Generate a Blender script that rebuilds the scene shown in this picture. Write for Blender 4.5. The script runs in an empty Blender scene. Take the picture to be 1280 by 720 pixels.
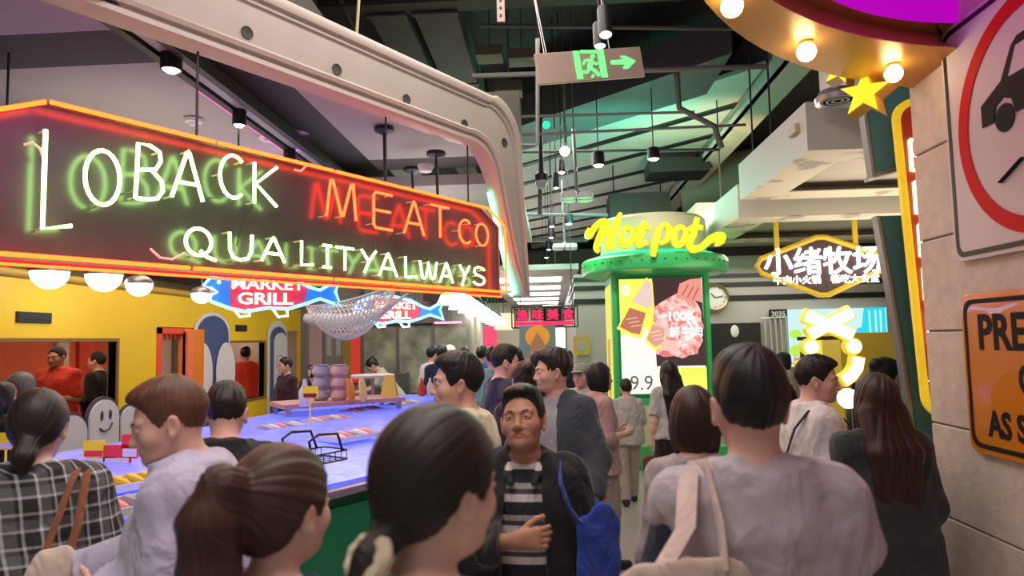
import bpy, bmesh, math, random
import numpy as np
from math import sin, cos, pi, radians, sqrt, atan2
from mathutils import Matrix, Vector
SC = bpy.context.scene
COL = SC.collection

# ---------------------------------------------------------------- camera
CZ, F = 1.72, 850.0
_yaw, _pit, _rol = radians(3.37), radians(4.37), radians(1.2)
FW = np.array([-sin(_yaw)*cos(_pit), cos(_yaw)*cos(_pit), sin(_pit)])
_r0 = np.array([cos(_yaw), sin(_yaw), 0.0]); _u0 = np.cross(_r0, FW)
RT = _r0*cos(_rol) - _u0*sin(_rol); UP = _u0*cos(_rol) + _r0*sin(_rol)
CAMP = np.array([0.0, 0.0, CZ])
cam_d = bpy.data.cameras.new('camera'); cam = bpy.data.objects.new('camera', cam_d); COL.objects.link(cam)
cam_d.sensor_width = 36.0; cam_d.lens = F/1280*36; cam_d.clip_start = 0.05; cam_d.clip_end = 200
cam.matrix_world = Matrix(((RT[0], UP[0], -FW[0], 0), (RT[1], UP[1], -FW[1], 0), (RT[2], UP[2], -FW[2], CZ), (0, 0, 0, 1)))
SC.camera = cam
cam_d.dof.use_dof = True; cam_d.dof.focus_distance = 5.5; cam_d.dof.aperture_fstop = 2.8
# ---------------------------------------------------------------- world and exposure
w = bpy.data.worlds.new('mall_ambient'); SC.world = w; w.use_nodes = True
w.node_tree.nodes['Background'].inputs[0].default_value = (1.0, 0.90, 0.84, 1)
w.node_tree.nodes['Background'].inputs[1].default_value = 0.30
SC.view_settings.view_transform = 'Standard'; SC.view_settings.look = 'None'
SC.view_settings.gamma = 1.0; SC.view_settings.use_curve_mapping = False
SC.view_settings.exposure = 0.0
SC.cycles.max_bounces = 6; SC.cycles.diffuse_bounces = 3; SC.cycles.glossy_bounces = 3
SC.cycles.transparent_max_bounces = 8; SC.cycles.sample_clamp_indirect = 4.0
SC.cycles.use_denoising = True; SC.cycles.caustics_reflective = False; SC.cycles.caustics_refractive = False


def lamp(name, kind, loc, energy, color, size=1.0, size_y=None, target=None, spot=None, blend=0.6):
    l = bpy.data.lights.new(name, kind); l.energy = energy; l.color = color
    if kind == 'AREA':
        l.shape = 'RECTANGLE'; l.size = size; l.size_y = size_y or size
    elif kind == 'SPOT':
        l.spot_size = radians(spot or 60); l.spot_blend = blend; l.shadow_soft_size = size
    else:
        l.shadow_soft_size = size
    o = bpy.data.objects.new(name, l); COL.objects.link(o); o.location = loc
    if target is not None:
        o.rotation_euler = (Vector(target) - Vector(loc)).to_track_quat('-Z', 'Y').to_euler()
    return o


# overhead lighting of the market hall (large soft ceiling fixtures)
lamp('hall_light_near', 'AREA', (0.0, 0.9, 4.9), 185, (1.0, 0.88, 0.82), 3.0, 3.0)
lamp('hall_light_middle', 'AREA', (-0.6, 5.2, 4.9), 105, (1.0, 0.90, 0.84), 2.0, 4.0)
lamp('hall_light_far', 'AREA', (-0.2, 11.0, 4.6), 170, (1.0, 0.96, 0.90), 2.0, 4.0)
lamp('corridor_light', 'AREA', (-1.2, 19.0, 3.4), 330, (1.0, 0.97, 0.92), 4.0, 9.0)
lamp('shop_light_right', 'AREA', (3.4, 10.5, 2.9), 55, (1.0, 0.92, 0.8), 2.5, 2.0)


# ---------------------------------------------------------------- pixel to world
def ray(px, py): return FW + RT*(px-640)/F - UP*(py-360)/F
def at(px, py, Y): d = ray(px, py); return CAMP + d*(Y/d[1])
def atz(px, py, z): d = ray(px, py); return CAMP + d*((z-CZ)/d[2])
def atx(px, py, X): d = ray(px, py); return CAMP + d*(X/d[0])
def atpl(px, py, p, n): d = ray(px, py); return CAMP + d*(np.dot(np.asarray(p)-CAMP, n)/np.dot(d, n))


# ---------------------------------------------------------------- materials
MATS = {}
def mat(name, col, rough=0.5, metal=0.0, emit=0.0, ecol=None, noise=0.0, nscale=8.0, bump=0.0, bscale=40.0, coat=0.0, spec=0.5, alpha=1.0, sub=0.0, stretch=None, sheen=0.0, trans=0.0):
    if name in MATS: return MATS[name]
    m = bpy.data.materials.new(name); m.use_nodes = True; nt = m.node_tree; N = nt.nodes; L = nt.links
    b = N['Principled BSDF']; c = (*col[:3], 1)
    b.inputs['Base Color'].default_value = c; b.inputs['Roughness'].default_value = rough
    b.inputs['Metallic'].default_value = metal; b.inputs['Coat Weight'].default_value = coat
    b.inputs['Specular IOR Level'].default_value = spec; b.inputs['Alpha'].default_value = alpha
    b.inputs['Transmission Weight'].default_value = trans; b.inputs['Sheen Weight'].default_value = sheen
    if sub:
        b.inputs['Subsurface Weight'].default_value = sub; b.inputs['Subsurface Radius'].default_value = (0.02, 0.008, 0.004)
    if emit:
        b.inputs['Emission Color'].default_value = (*(ecol or col)[:3], 1); b.inputs['Emission Strength'].default_value = emit
    if noise or bump:
        tc = N.new('ShaderNodeTexCoord'); mp = N.new('ShaderNodeMapping'); L.new(tc.outputs['Object'], mp.inputs[0])
        if stretch: mp.inputs['Scale'].default_value = stretch
    if noise:
        nz = N.new('ShaderNodeTexNoise'); nz.inputs['Scale'].default_value = nscale; nz.inputs['Detail'].default_value = 5
        L.new(mp.outputs[0], nz.inputs['Vector'])
        r = N.new('ShaderNodeValToRGB'); r.color_ramp.elements[0].position = 0.3; r.color_ramp.elements[1].position = 0.7
        r.color_ramp.elements[0].color = (*[max(0, v*(1-noise)) for v in col[:3]], 1)
        r.color_ramp.elements[1].color = (*[min(1, v*(1+noise)) for v in col[:3]], 1)
        L.new(nz.outputs[0], r.inputs[0]); L.new(r.outputs[0], b.inputs['Base Color'])
    if bump:
        n2 = N.new('ShaderNodeTexNoise'); n2.inputs['Scale'].default_value = bscale; n2.inputs['Detail'].default_value = 4
        L.new(mp.outputs[0], n2.inputs['Vector'])
        bp = N.new('ShaderNodeBump'); bp.inputs['Strength'].default_value = bump; bp.inputs['Distance'].default_value = 0.01
        L.new(n2.outputs[0], bp.inputs['Height']); L.new(bp.outputs[0], b.inputs['Normal'])
    MATS[name] = m; return m


def glow(name, col, s):
    return mat(name, (0.02, 0.02, 0.02), 0.6, emit=s, ecol=col, spec=0.1)


def hair_mat(name, dark, light, rough=0.42):
    if name in MATS: return MATS[name]
    m = mat(name, dark, rough, spec=0.35); nt = m.node_tree; N = nt.nodes; L = nt.links; b = N['Principled BSDF']
    a = N.new('ShaderNodeAttribute'); a.attribute_name = 'flow'
    n1 = N.new('ShaderNodeTexNoise'); n1.inputs['Scale'].default_value = 1.0; n1.inputs['Detail'].default_value = 6; n1.inputs['Roughness'].default_value = 0.7
    L.new(a.outputs['Vector'], n1.inputs['Vector'])
    r = N.new('ShaderNodeValToRGB'); r.color_ramp.elements[0].position = 0.35; r.color_ramp.elements[1].position = 0.72
    r.color_ramp.elements[0].color = (*dark, 1); r.color_ramp.elements[1].color = (*light, 1)
    L.new(n1.outputs[0], r.inputs[0]); L.new(r.outputs[0], b.inputs['Base Color'])
    bp = N.new('ShaderNodeBump'); bp.inputs['Strength'].default_value = 0.30; bp.inputs['Distance'].default_value = 0.004
    L.new(n1.outputs[0], bp.inputs['Height']); L.new(bp.outputs[0], b.inputs['Normal'])
    return m


def skin_mat(name, col):
    return mat(name, col, 0.48, noise=0.10, nscale=14, bump=0.05, bscale=120, sub=0.12, spec=0.4)


def ramp_mat(name, build, rough=0.6, emit=0.0):
    """a material whose colour comes from nodes made by build(nodes, links, coord socket) -> colour socket"""
    if name in MATS: return MATS[name]
    m = mat(name, (0.5, 0.5, 0.5), rough); N = m.node_tree.nodes; L = m.node_tree.links
    tc = N.new('ShaderNodeTexCoord'); s = build(N, L, tc.outputs['Object'])
    b = N['Principled BSDF']
    if emit:
        b.inputs['Base Color'].default_value = (0.02, 0.02, 0.02, 1)
        L.new(s, b.inputs['Emission Color']); b.inputs['Emission Strength'].default_value = emit
    else:
        L.new(s, b.inputs['Base Color'])
    return m


# ---------------------------------------------------------------- mesh helpers
def tag(o, label=None, cat=None, group=None, kind=None):
    if label: o['label'] = label
    if cat: o['category'] = cat
    if group: o['group'] = group
    if kind: o['kind'] = kind
    return o


def link(name, me, parent=None):
    o = bpy.data.objects.new(name, me); COL.objects.link(o)
    if parent is not None:
        o.parent = parent
        root = parent
        M = Matrix.Identity(4); ch = []
        while root is not None: ch.append(root); root = root.parent
        for p in reversed(ch): M = M @ p.matrix_parent_inverse @ p.matrix_basis
        o.matrix_parent_inverse = M.inverted()
    return o


def empty(name, loc, label, cat, group=None, rz=0.0, scale=1.0):
    o = bpy.data.objects.new(name, None); COL.objects.link(o); o.location = loc; o.rotation_euler = (0, 0, rz); o.scale = (scale,)*3
    o.empty_display_size = 0.1
    return tag(o, label, cat, group)


class Frame:
    def __init__(s, o, u, v, n):
        s.o, s.u, s.v, s.n = [np.asarray(a, float) for a in (o, u, v, n)]
    def __call__(s, a, b, c=0.0): return s.o + s.u*a + s.v*b + s.n*c
    def uv(s, px, py, off=0.0):
        q = atpl(px, py, s.o + s.n*off, s.n) - s.o
        return q @ s.u, q @ s.v


class MB:
    def __init__(s): s.v = []; s.f = []; s.m = []
    def add(s, vs, fs, mi=0):
        k = len(s.v); s.v += [tuple(map(float, p)) for p in vs]; s.f += [tuple(i+k for i in f) for f in fs]; s.m += [mi]*len(fs); return s
    def box(s, lo, hi, mi=0, fr=None):
        (a, b, c), (d, e, g) = lo, hi
        P = [(a, b, c), (d, b, c), (d, e, c), (a, e, c), (a, b, g), (d, b, g), (d, e, g), (a, e, g)]
        if fr: P = [fr(*p) for p in P]
        return s.add(P, [(3, 2, 1, 0), (4, 5, 6, 7), (0, 1, 5, 4), (1, 2, 6, 5), (2, 3, 7, 6), (3, 0, 4, 7)], mi)
    def cbox(s, c, d, mi=0, fr=None):
        return s.box([c[i]-d[i]/2 for i in range(3)], [c[i]+d[i]/2 for i in range(3)], mi, fr)
    def prism(s, poly, w0, w1, fr, mi=0, holes=None):
        n = len(poly); P = [fr(u, v, w0) for u, v in poly] + [fr(u, v, w1) for u, v in poly]
        return s.add(P, [tuple(range(n-1, -1, -1)), tuple(range(n, 2*n))] + [(i, (i+1) % n, n+(i+1) % n, n+i) for i in range(n)], mi)
    def tube(s, pts, r, n=8, closed=False, mi=0, flat=None):
        pts = [np.asarray(p, float) for p in pts]; m = len(pts); rs = r if hasattr(r, '__len__') else [r]*m
        V = []; prev = None
        for i, p in enumerate(pts):
            a = pts[i-1] if (i > 0 or closed) else p; b = pts[(i+1) % m] if (i < m-1 or closed) else p
            t = b-a; t = t/(np.linalg.norm(t)+1e-9)
            if prev is None:
                q = np.array([0, 0, 1.0]) if abs(t[2]) < 0.9 else np.array([1.0, 0, 0])
                x = np.cross(t, q)
            else:
                x = prev - t*(prev @ t)
            x /= np.linalg.norm(x)+1e-9; y = np.cross(t, x); prev = x
            for k in range(n):
                an = 2*pi*k/n; V.append(p + (x*cos(an)*(flat[0] if flat else 1) + y*sin(an)*(flat[1] if flat else 1))*rs[i])
        Fc = []
        for i in range(m if closed else m-1):
            j = (i+1) % m
            for k in range(n): Fc.append((i*n+k, i*n+(k+1) % n, j*n+(k+1) % n, j*n+k))
        if not closed: Fc += [tuple(range(n-1, -1, -1)), tuple((m-1)*n+k for k in range(n))]
        return s.add(V, Fc, mi)
    def lathe(s, prof, c, n=24, mi=0, axis=None, cap=True):
        """prof: (radius, height) pairs round a vertical axis at c (or the frame axis)"""
        V = []; m = len(prof)
        for r, h in prof:
            for k in range(n):
                a = 2*pi*k/n; p = (r*cos(a), r*sin(a), h)
                V.append(axis(*p) if axis else (c[0]+p[0], c[1]+p[1], c[2]+p[2]))
        Fc = [(i*n+k, i*n+(k+1) % n, (i+1)*n+(k+1) % n, (i+1)*n+k) for i in range(m-1) for k in range(n)]
        if cap and prof[0][0] > 1e-4: Fc.append(tuple(range(n-1, -1, -1)))
        if cap and prof[-1][0] > 1e-4: Fc.append(tuple((m-1)*n+k for k in range(n)))
        return s.add(V, Fc, mi)
    def ball(s, c, r, n=12, mi=0, rr=(1, 1, 1)):
        m = max(4, n//2); V = []; 
        for i in range(m+1):
            t = pi*i/m
            for k in range(n):
                a = 2*pi*k/n; V.append((c[0]+r*rr[0]*sin(t)*cos(a), c[1]+r*rr[1]*sin(t)*sin(a), c[2]+r*rr[2]*cos(t)))
        return s.add(V, [(i*n+k, (i+1)*n+k, (i+1)*n+(k+1) % n, i*n+(k+1) % n) for i in range(m) for k in range(n)], mi)
    def text(s, body, fr, u, v, size, depth, mi=0, align='LEFT', fat=0.0, w0=0.0, sx=1.0):
        cu = bpy.data.curves.new('glyphs', 'FONT'); cu.body = body; cu.size = size; cu.extrude = depth/2; cu.align_x = align
        cu.offset = fat; cu.resolution_u = 3
        ob = bpy.data.objects.new('glyphs', cu); COL.objects.link(ob)
        dg = bpy.context.evaluated_depsgraph_get(); me = bpy.data.meshes.new_from_object(ob.evaluated_get(dg))
        V = [fr(u+p.co.x*sx, v+p.co.y, w0+depth/2+p.co.z) for p in me.vertices]; Fc = [tuple(p.vertices) for p in me.polygons]
        bpy.data.objects.remove(ob); bpy.data.curves.remove(cu); bpy.data.meshes.remove(me)
        return s.add(V, Fc, mi)
    def build(s, name, mats, parent=None, smooth=False, bevel=0.0, label=None, cat=None, group=None, kind=None, seg=2):
        me = bpy.data.meshes.new(name); me.from_pydata(s.v, [], s.f)
        mats = mats if isinstance(mats, (list, tuple)) else [mats]
        for m in mats: me.materials.append(m)
        if len(mats) > 1: me.polygons.foreach_set('material_index', s.m)
        bm = bmesh.new(); bm.from_mesh(me); bmesh.ops.recalc_face_normals(bm, faces=bm.faces)
        if bevel:
            bmesh.ops.remove_doubles(bm, verts=bm.verts, dist=1e-5)
            ed = [e for e in bm.edges if len(e.link_faces) == 2 and e.calc_face_angle(0) > 0.5]
            bmesh.ops.bevel(bm, geom=ed, offset=bevel, segments=seg, profile=0.5, affect='EDGES', clamp_overlap=True)
        bm.to_mesh(me); bm.free()
        if smooth:
            me.polygons.foreach_set('use_smooth', [True]*len(me.polygons))
            try: me.set_sharp_from_angle(angle=radians(42))
            except Exception: pass
        return tag(link(name, me, parent), label, cat, group, kind)


def copy_tree(o, parent=None):
    c = o.copy(); COL.objects.link(c)
    if parent is not None: c.parent = parent
    for ch in list(o.children): copy_tree(ch, c)
    return c


def arc(cx, cy, r, a0, a1, n, ry=None):
    return [(cx + r*cos(radians(a0+(a1-a0)*i/n)), cy + (ry or r)*sin(radians(a0+(a1-a0)*i/n))) for i in range(n+1)]


def rrect(u0, v0, u1, v1, r, n=4):
    return arc(u1-r, v0+r, r, -90, 0, n) + arc(u1-r, v1-r, r, 0, 90, n) + arc(u0+r, v1-r, r, 90, 180, n) + arc(u0+r, v0+r, r, 180, 270, n)


XY = Frame((0, 0, 0), (1, 0, 0), (0, 1, 0), (0, 0, 1))
# ---------------------------------------------------------------- people: implicit surfaces, one continuous mesh per body
def axis_coords(lo, hi, h, fine):
    out = [lo]
    while out[-1] < hi:
        x = out[-1]; st = h
        for a, b, hf in fine:
            if a - h < x < b: st = min(st, hf)
        out.append(x + st)
    return np.array(out, np.float32)


class Field:
    def __init__(s, lo, hi, h, fine=()):
        """fine: list of (lo3, hi3, h)"""
        s.ax = [axis_coords(lo[i], hi[i], h, [(f[0][i], f[1][i], f[2]) for f in fine]) for i in range(3)]
        s.D = np.full([len(a) for a in s.ax], 1.0, np.float32)
    def sub(s, lo, hi):
        sl = []
        for i in range(3):
            a = np.searchsorted(s.ax[i], lo[i]); b = np.searchsorted(s.ax[i], hi[i])
            if b <= a: return None
            sl.append(slice(a, b))
        X = s.ax[0][sl[0]][:, None, None]; Y = s.ax[1][sl[1]][None, :, None]; Z = s.ax[2][sl[2]][None, None, :]
        return tuple(sl), X, Y, Z
    def _do(s, lo, hi, fn, op, k, mg=0.03):
        mg = mg + k
        r = s.sub([v-mg for v in lo], [v+mg for v in hi])
        if r is None: return
        sl, X, Y, Z = r; d = fn(X, Y, Z); a = s.D[sl]
        if op < 0: d = -d; a2, d2 = -a, -d
        else: a2, d2 = a, d
        if k > 0:
            h = np.maximum(k-np.abs(a2-d2), 0)/k; m = np.minimum(a2, d2) - h*h*k*0.25
        else: m = np.minimum(a2, d2)
        s.D[sl] = -m if op < 0 else m
    def ell(s, c, r, R=None, k=0.02, op=1):
        c = np.asarray(c, float); r = np.asarray(r, float)
        if R is None: ext = r
        else: ext = np.sqrt(((R*r[None, :])**2).sum(1))
        def fn(X, Y, Z):
            x, y, z = X-c[0], Y-c[1], Z-c[2]
            if R is not None:
                x, y, z = R[0, 0]*x+R[1, 0]*y+R[2, 0]*z, R[0, 1]*x+R[1, 1]*y+R[2, 1]*z, R[0, 2]*x+R[1, 2]*y+R[2, 2]*z
            a, b, g = x/r[0], y/r[1], z/r[2]
            k0 = np.sqrt(a*a+b*b+g*g); k1 = np.sqrt((a/r[0])**2+(b/r[1])**2+(g/r[2])**2)+1e-6
            return (k0*(k0-1)/k1).astype(np.float32)
        s._do(c-ext, c+ext, fn, op, k)
    def cone(s, a, b, ra, rb, k=0.02, op=1, cut=False):
        a = np.asarray(a, float); b = np.asarray(b, float); ba = b-a; L2 = ba@ba+1e-9; L = sqrt(L2)
        def fn(X, Y, Z):
            t0 = ((X-a[0])*ba[0]+(Y-a[1])*ba[1]+(Z-a[2])*ba[2])/L2; t = np.clip(t0, 0, 1)
            d = np.sqrt((X-a[0]-ba[0]*t)**2+(Y-a[1]-ba[1]*t)**2+(Z-a[2]-ba[2]*t)**2) - (ra+(rb-ra)*t)
            if cut: d = np.maximum(d, (t0-1)*L)
            return d.astype(np.float32)
        m = max(ra, rb); s._do(np.minimum(a, b)-m, np.maximum(a, b)+m, fn, op, k)
    def prof(s, U, tab, k=0.03, op=1, p=2.3):
        """vertical stack of superellipses in the frame U = (R, origin): rows z, rx, ry, y offset"""
        R, o = U; tab = np.array(tab, float); zs = tab[:, 0]
        zz = np.linspace(zs[0], zs[-1], 60); cols = [np.interp(zz, zs, tab[:, i]) for i in (1, 2, 3)]
        ker = np.ones(7)/7; cols = [np.convolve(np.pad(c, 3, 'edge'), ker, 'valid') for c in cols]
        rx = cols[0].max(); ry = cols[1].max()+np.abs(cols[2]).max()
        cor = [R @ np.array((x, y, z)) + o for x in (-rx, rx) for y in (-ry, ry) for z in (zs[0], zs[-1])]
        def fn(X, Y, Z):
            x, y, z = X-o[0], Y-o[1], Z-o[2]
            x, y, z = R[0, 0]*x+R[1, 0]*y+R[2, 0]*z, R[0, 1]*x+R[1, 1]*y+R[2, 1]*z, R[0, 2]*x+R[1, 2]*y+R[2, 2]*z
            a = np.interp(z, zz, cols[0]); b = np.interp(z, zz, cols[1]); yo = np.interp(z, zz, cols[2])
            q = (np.abs(x/a)**p + np.abs((y-yo)/b)**p)**(1/p)
            d = (q-1)*np.minimum(a, b)*0.95
            return np.maximum(d, np.maximum(zs[0]-z, z-zs[-1])).astype(np.float32)
        s._do(np.min(cor, 0), np.max(cor, 0), fn, op, k)
    def clip(s, fn, k=0.0):
        X = s.ax[0][:, None, None]; Y = s.ax[1][None, :, None]; Z = s.ax[2][None, None, :]
        d = fn(X, Y, Z).astype(np.float32)
        if k > 0:
            h = np.maximum(k-np.abs(s.D-d), 0)/k; s.D = np.maximum(s.D, d)+h*h*k*0.25
        else: s.D = np.maximum(s.D, d)
    def ripple(s, amp, freq, seed, squash=(1, 1, 1)):
        rg = np.random.RandomState(seed); near = np.abs(s.D) < 0.05
        i, j, l = np.nonzero(near); x, y, z = s.ax[0][i], s.ax[1][j], s.ax[2][l]; t = np.zeros(len(x), np.float32)
        for q in range(7):
            v = rg.normal(size=3); v = v/np.linalg.norm(v)*freq*(0.6+0.25*q)*np.array(squash); ph = rg.rand()*6.28
            w2 = rg.normal(size=3)*freq*0.5
            t += np.sin(v[0]*x+v[1]*y+v[2]*z+ph+0.8*np.sin(w2[0]*x+w2[1]*y+w2[2]*z)).astype(np.float32)/(1+0.35*q)
        t = np.where(t > 0, t, t*0.35)
        s.D[i, j, l] += amp*(np.minimum(t, 1.3) - 1.3)*0.75
    def mesh(s):
        D = s.D; S = D < 0; n0, n1, n2 = D.shape
        cnt = np.zeros((n0-1, n1-1, n2-1), np.uint8); off = [(a, b, c) for a in (0, 1) for b in (0, 1) for c in (0, 1)]
        for a, b, c in off: cnt += S[a:n0-1+a, b:n1-1+b, c:n2-1+c]
        I, J, K = np.nonzero((cnt > 0) & (cnt < 8)); idx = np.full(cnt.shape, -1, np.int32); idx[I, J, K] = np.arange(len(I))
        acc = np.zeros((len(I), 3)); num = np.zeros(len(I))
        for p in off:
            for ax in range(3):
                if p[ax]: continue
                q = list(p); q[ax] = 1
                d0 = D[I+p[0], J+p[1], K+p[2]]; d1 = D[I+q[0], J+q[1], K+q[2]]; x = (d0 < 0) != (d1 < 0)
                t = np.where(x, d0/np.where(x, d0-d1, 1), 0)
                for e in range(3):
                    acc[:, e] += np.where(x, (p[e] + (t if e == ax else 0)), 0)
                num += x
        acc /= num[:, None]; base = (I, J, K); V = np.zeros((len(I), 3))
        for e in range(3):
            A = s.ax[e]; V[:, e] = A[base[e]] + acc[:, e]*(A[base[e]+1]-A[base[e]])
        Q = []
        for ax in range(3):
            o1, o2 = (ax+1) % 3, (ax+2) % 3
            sh = [slice(None)]*3; sh2 = [slice(None)]*3; sh[ax] = slice(0, -1); sh2[ax] = slice(1, None)
            A = S[tuple(sh)]; B = S[tuple(sh2)]; ed = A != B
            P = list(np.nonzero(ed)); lim = [n0-1, n1-1, n2-1]
            ok = (P[o1] > 0) & (P[o2] > 0) & (P[o1] < lim[o1]) & (P[o2] < lim[o2]); P = [c[ok] for c in P]
            fl = A[tuple(P)]
            def at_(d1, d2):
                c = [x.copy() for x in P]; c[o1] = c[o1]-d1; c[o2] = c[o2]-d2; return idx[tuple(c)]
            q = np.stack([at_(1, 1), at_(0, 1), at_(0, 0), at_(1, 0)], 1); q[~fl] = q[~fl][:, ::-1]; Q.append(q)
        return V, np.concatenate(Q)


def field_obj(f, name, mats, parent, slot=None, flow=None, label=None):
    V, Q = f.mesh()
    if len(V) == 0: return None
    me = bpy.data.meshes.new(name); me.vertices.add(len(V)); me.vertices.foreach_set('co', V.astype(np.float32).ravel())
    me.loops.add(len(Q)*4); me.loops.foreach_set('vertex_index', Q.astype(np.int32).ravel())
    me.polygons.add(len(Q)); me.polygons.foreach_set('loop_start', np.arange(0, len(Q)*4, 4, dtype=np.int32))
    me.polygons.foreach_set('use_smooth', np.ones(len(Q), bool))
    for m in (mats if isinstance(mats, (list, tuple)) else [mats]): me.materials.append(m)
    if slot is not None: me.polygons.foreach_set('material_index', slot(V[Q].mean(1)).astype(np.int32))
    if flow is not None:
        a = me.attributes.new('flow', 'FLOAT_VECTOR', 'POINT'); a.data.foreach_set('vector', flow(V).astype(np.float32).ravel())
    me.update(); me.validate()
    o = bpy.data.objects.new(name, me); COL.objects.link(o); o.parent = parent
    if label: o['label'] = label
    return o


def rot(ax, deg):
    c, s_ = cos(radians(deg)), sin(radians(deg))
    return np.array({'x': ((1, 0, 0), (0, c, -s_), (0, s_, c)), 'y': ((c, 0, s_), (0, 1, 0), (-s_, 0, c)), 'z': ((c, -s_, 0), (s_, c, 0), (0, 0, 1))}[ax])


def arm_pose(kind, S, sx):
    P = {'down': ((.055, -.02, -.285), (.0, .045, -.25)), 'bent': ((.05, .0, -.28), (-.10, .21, .02)),
         'chest': ((.085, .04, -.275), (-.19, .19, .06)), 'high': ((.05, .10, -.24), (-.08, .17, .14)),
         'fwd': ((.03, .14, -.24), (-.02, .23, -.06)), 'out': ((.10, .03, -.27), (.03, .14, -.20)), 'back': ((.06, -.08, -.275), (.01, -.04, -.25))}
    e, w_ = P[kind] if isinstance(kind, str) else kind
    E = S + np.array((sx*e[0], e[1], e[2])); return E, E + np.array((sx*w_[0], w_[1], w_[2]))


def skeleton(sex='m', lean=0, arms=('down', 'down'), head=(0, 0, 0), walk=0.0, wide=1.0):
    k = {}
    U = (rot('x', -lean), np.array((0, 0, .95)) - rot('x', -lean) @ np.array((0, 0, .95)))
    up = lambda p: U[0] @ np.asarray(p, float) + U[1]
    sw = (.168 if sex == 'm' else .148)*wide
    k['U'] = U; k['up'] = up; k['sex'] = sex; k['wide'] = wide
    k['sh'] = [up((sx*sw, -.01, 1.372)) for sx in (-1, 1)]
    k['arm'] = [(arm_pose(arms[i], k['sh'][i], (-1, 1)[i])) for i in (0, 1)]
    k['neck'] = up((0, -.025, 1.41)); k['pivot'] = up((0, .015, 1.472))
    k['H'] = U[0] @ rot('z', head[0]) @ rot('x', head[1]) @ rot('y', head[2])
    k['hip'] = [np.array((sx*.085*wide, 0, .90)) for sx in (-1, 1)]
    k['knee'] = [np.array((sx*.09*wide, .02+sx*walk*.5, .49)) for sx in (-1, 1)]
    k['ank'] = [np.array((sx*.09*wide, -.02+sx*walk, .085)) for sx in (-1, 1)]
    k['top'] = k['pivot'] + k['H'] @ np.array((0, -.01, .245))
    return k


def torso_tab(k, t=0.0, zlo=.80, loose=0.0):
    w_ = k['wide']
    if k['sex'] == 'm': T = [(.78, .165, .115, 0), (.92, .172, .122, 0), (1.04, .158, .112, .005), (1.18, .170, .118, .0), (1.30, .178, .122, -.005), (1.365, .148, .10, -.012), (1.41, .075, .07, -.02), (1.45, .06, .062, -.02)]
    else: T = [(.78, .168, .12, -.005), (.92, .172, .122, -.008), (1.06, .130, .098, .0), (1.16, .142, .104, .004), (1.25, .152, .118, .012), (1.345, .130, .092, -.005), (1.40, .066, .064, -.02), (1.44, .052, .055, -.02)]
    out = []
    wst = max(r[1] for r in T[2:5]); 
    for z, rx, ry, yo in T:
        if z < 1.25: rx = rx + (wst+.008-rx)*min(1, loose) if rx < wst else rx; ry = ry + max(0, (.122-ry))*min(1, loose); e = loose*.03*(1.3-z)*2
        else: e = 0
        out.append((z, rx*w_+t+e, ry*w_+t+e, yo))
    if zlo < .78:
        z, rx, ry, yo = out[0]; out.insert(0, (zlo, rx+.02*loose, ry+.02*loose, yo))
    else:
        lo = [np.interp(zlo, [r[0] for r in out], [r[i] for r in out]) for i in (1, 2, 3)]
        out = [(zlo, *lo)] + [r for r in out if r[0] > zlo+.01]
    return out


def hand(f, W, d, n, thumb, curl=25, s=1.0, k=.006):
    """palm and five fingers from the wrist W along d; fingers close towards n; thumb on the side `thumb`"""
    d = d/np.linalg.norm(d); n = n - d*(n@d); n = n/np.linalg.norm(n); t = np.asarray(thumb, float); t = t - d*(t@d) - n*(t@n); t = t/np.linalg.norm(t)
    K = W + d*.088*s
    for o in (-.027, -.009, .009, .027): f.cone(W+t*o*.6*s+d*.012*s, K+t*o*s-d*(.006 if o < 0 else 0)*s, .0155*s, .012*s, .02)
    for o, L, cu in ((.029, .070, curl*.9), (.0098, .079, curl), (-.0098, .073, curl*1.1), (-.029, .056, curl*1.2)):
        p = K + t*o*s; a = cu*.7
        for q, fr_ in enumerate((.44, .32, .24)):
            dd = d*cos(radians(a)) + n*sin(radians(a)) + t*o*1.6; dd /= np.linalg.norm(dd); e = p + dd*L*fr_*s
            f.cone(p, e, (.0092-.0008*q)*s, (.0085-.0009*q)*s, k); p = e; a += cu
    p = W + d*.022*s + t*.022*s
    for L, a in ((.042, 40), (.034, 28), (.026, 14)):
        dd = d*cos(radians(a)) + t*sin(radians(a)) + n*.45; dd /= np.linalg.norm(dd); e = p+dd*L*s
        f.cone(p, e, .0118*s, .0098*s, .01 if L > .04 else k); p = e


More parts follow.
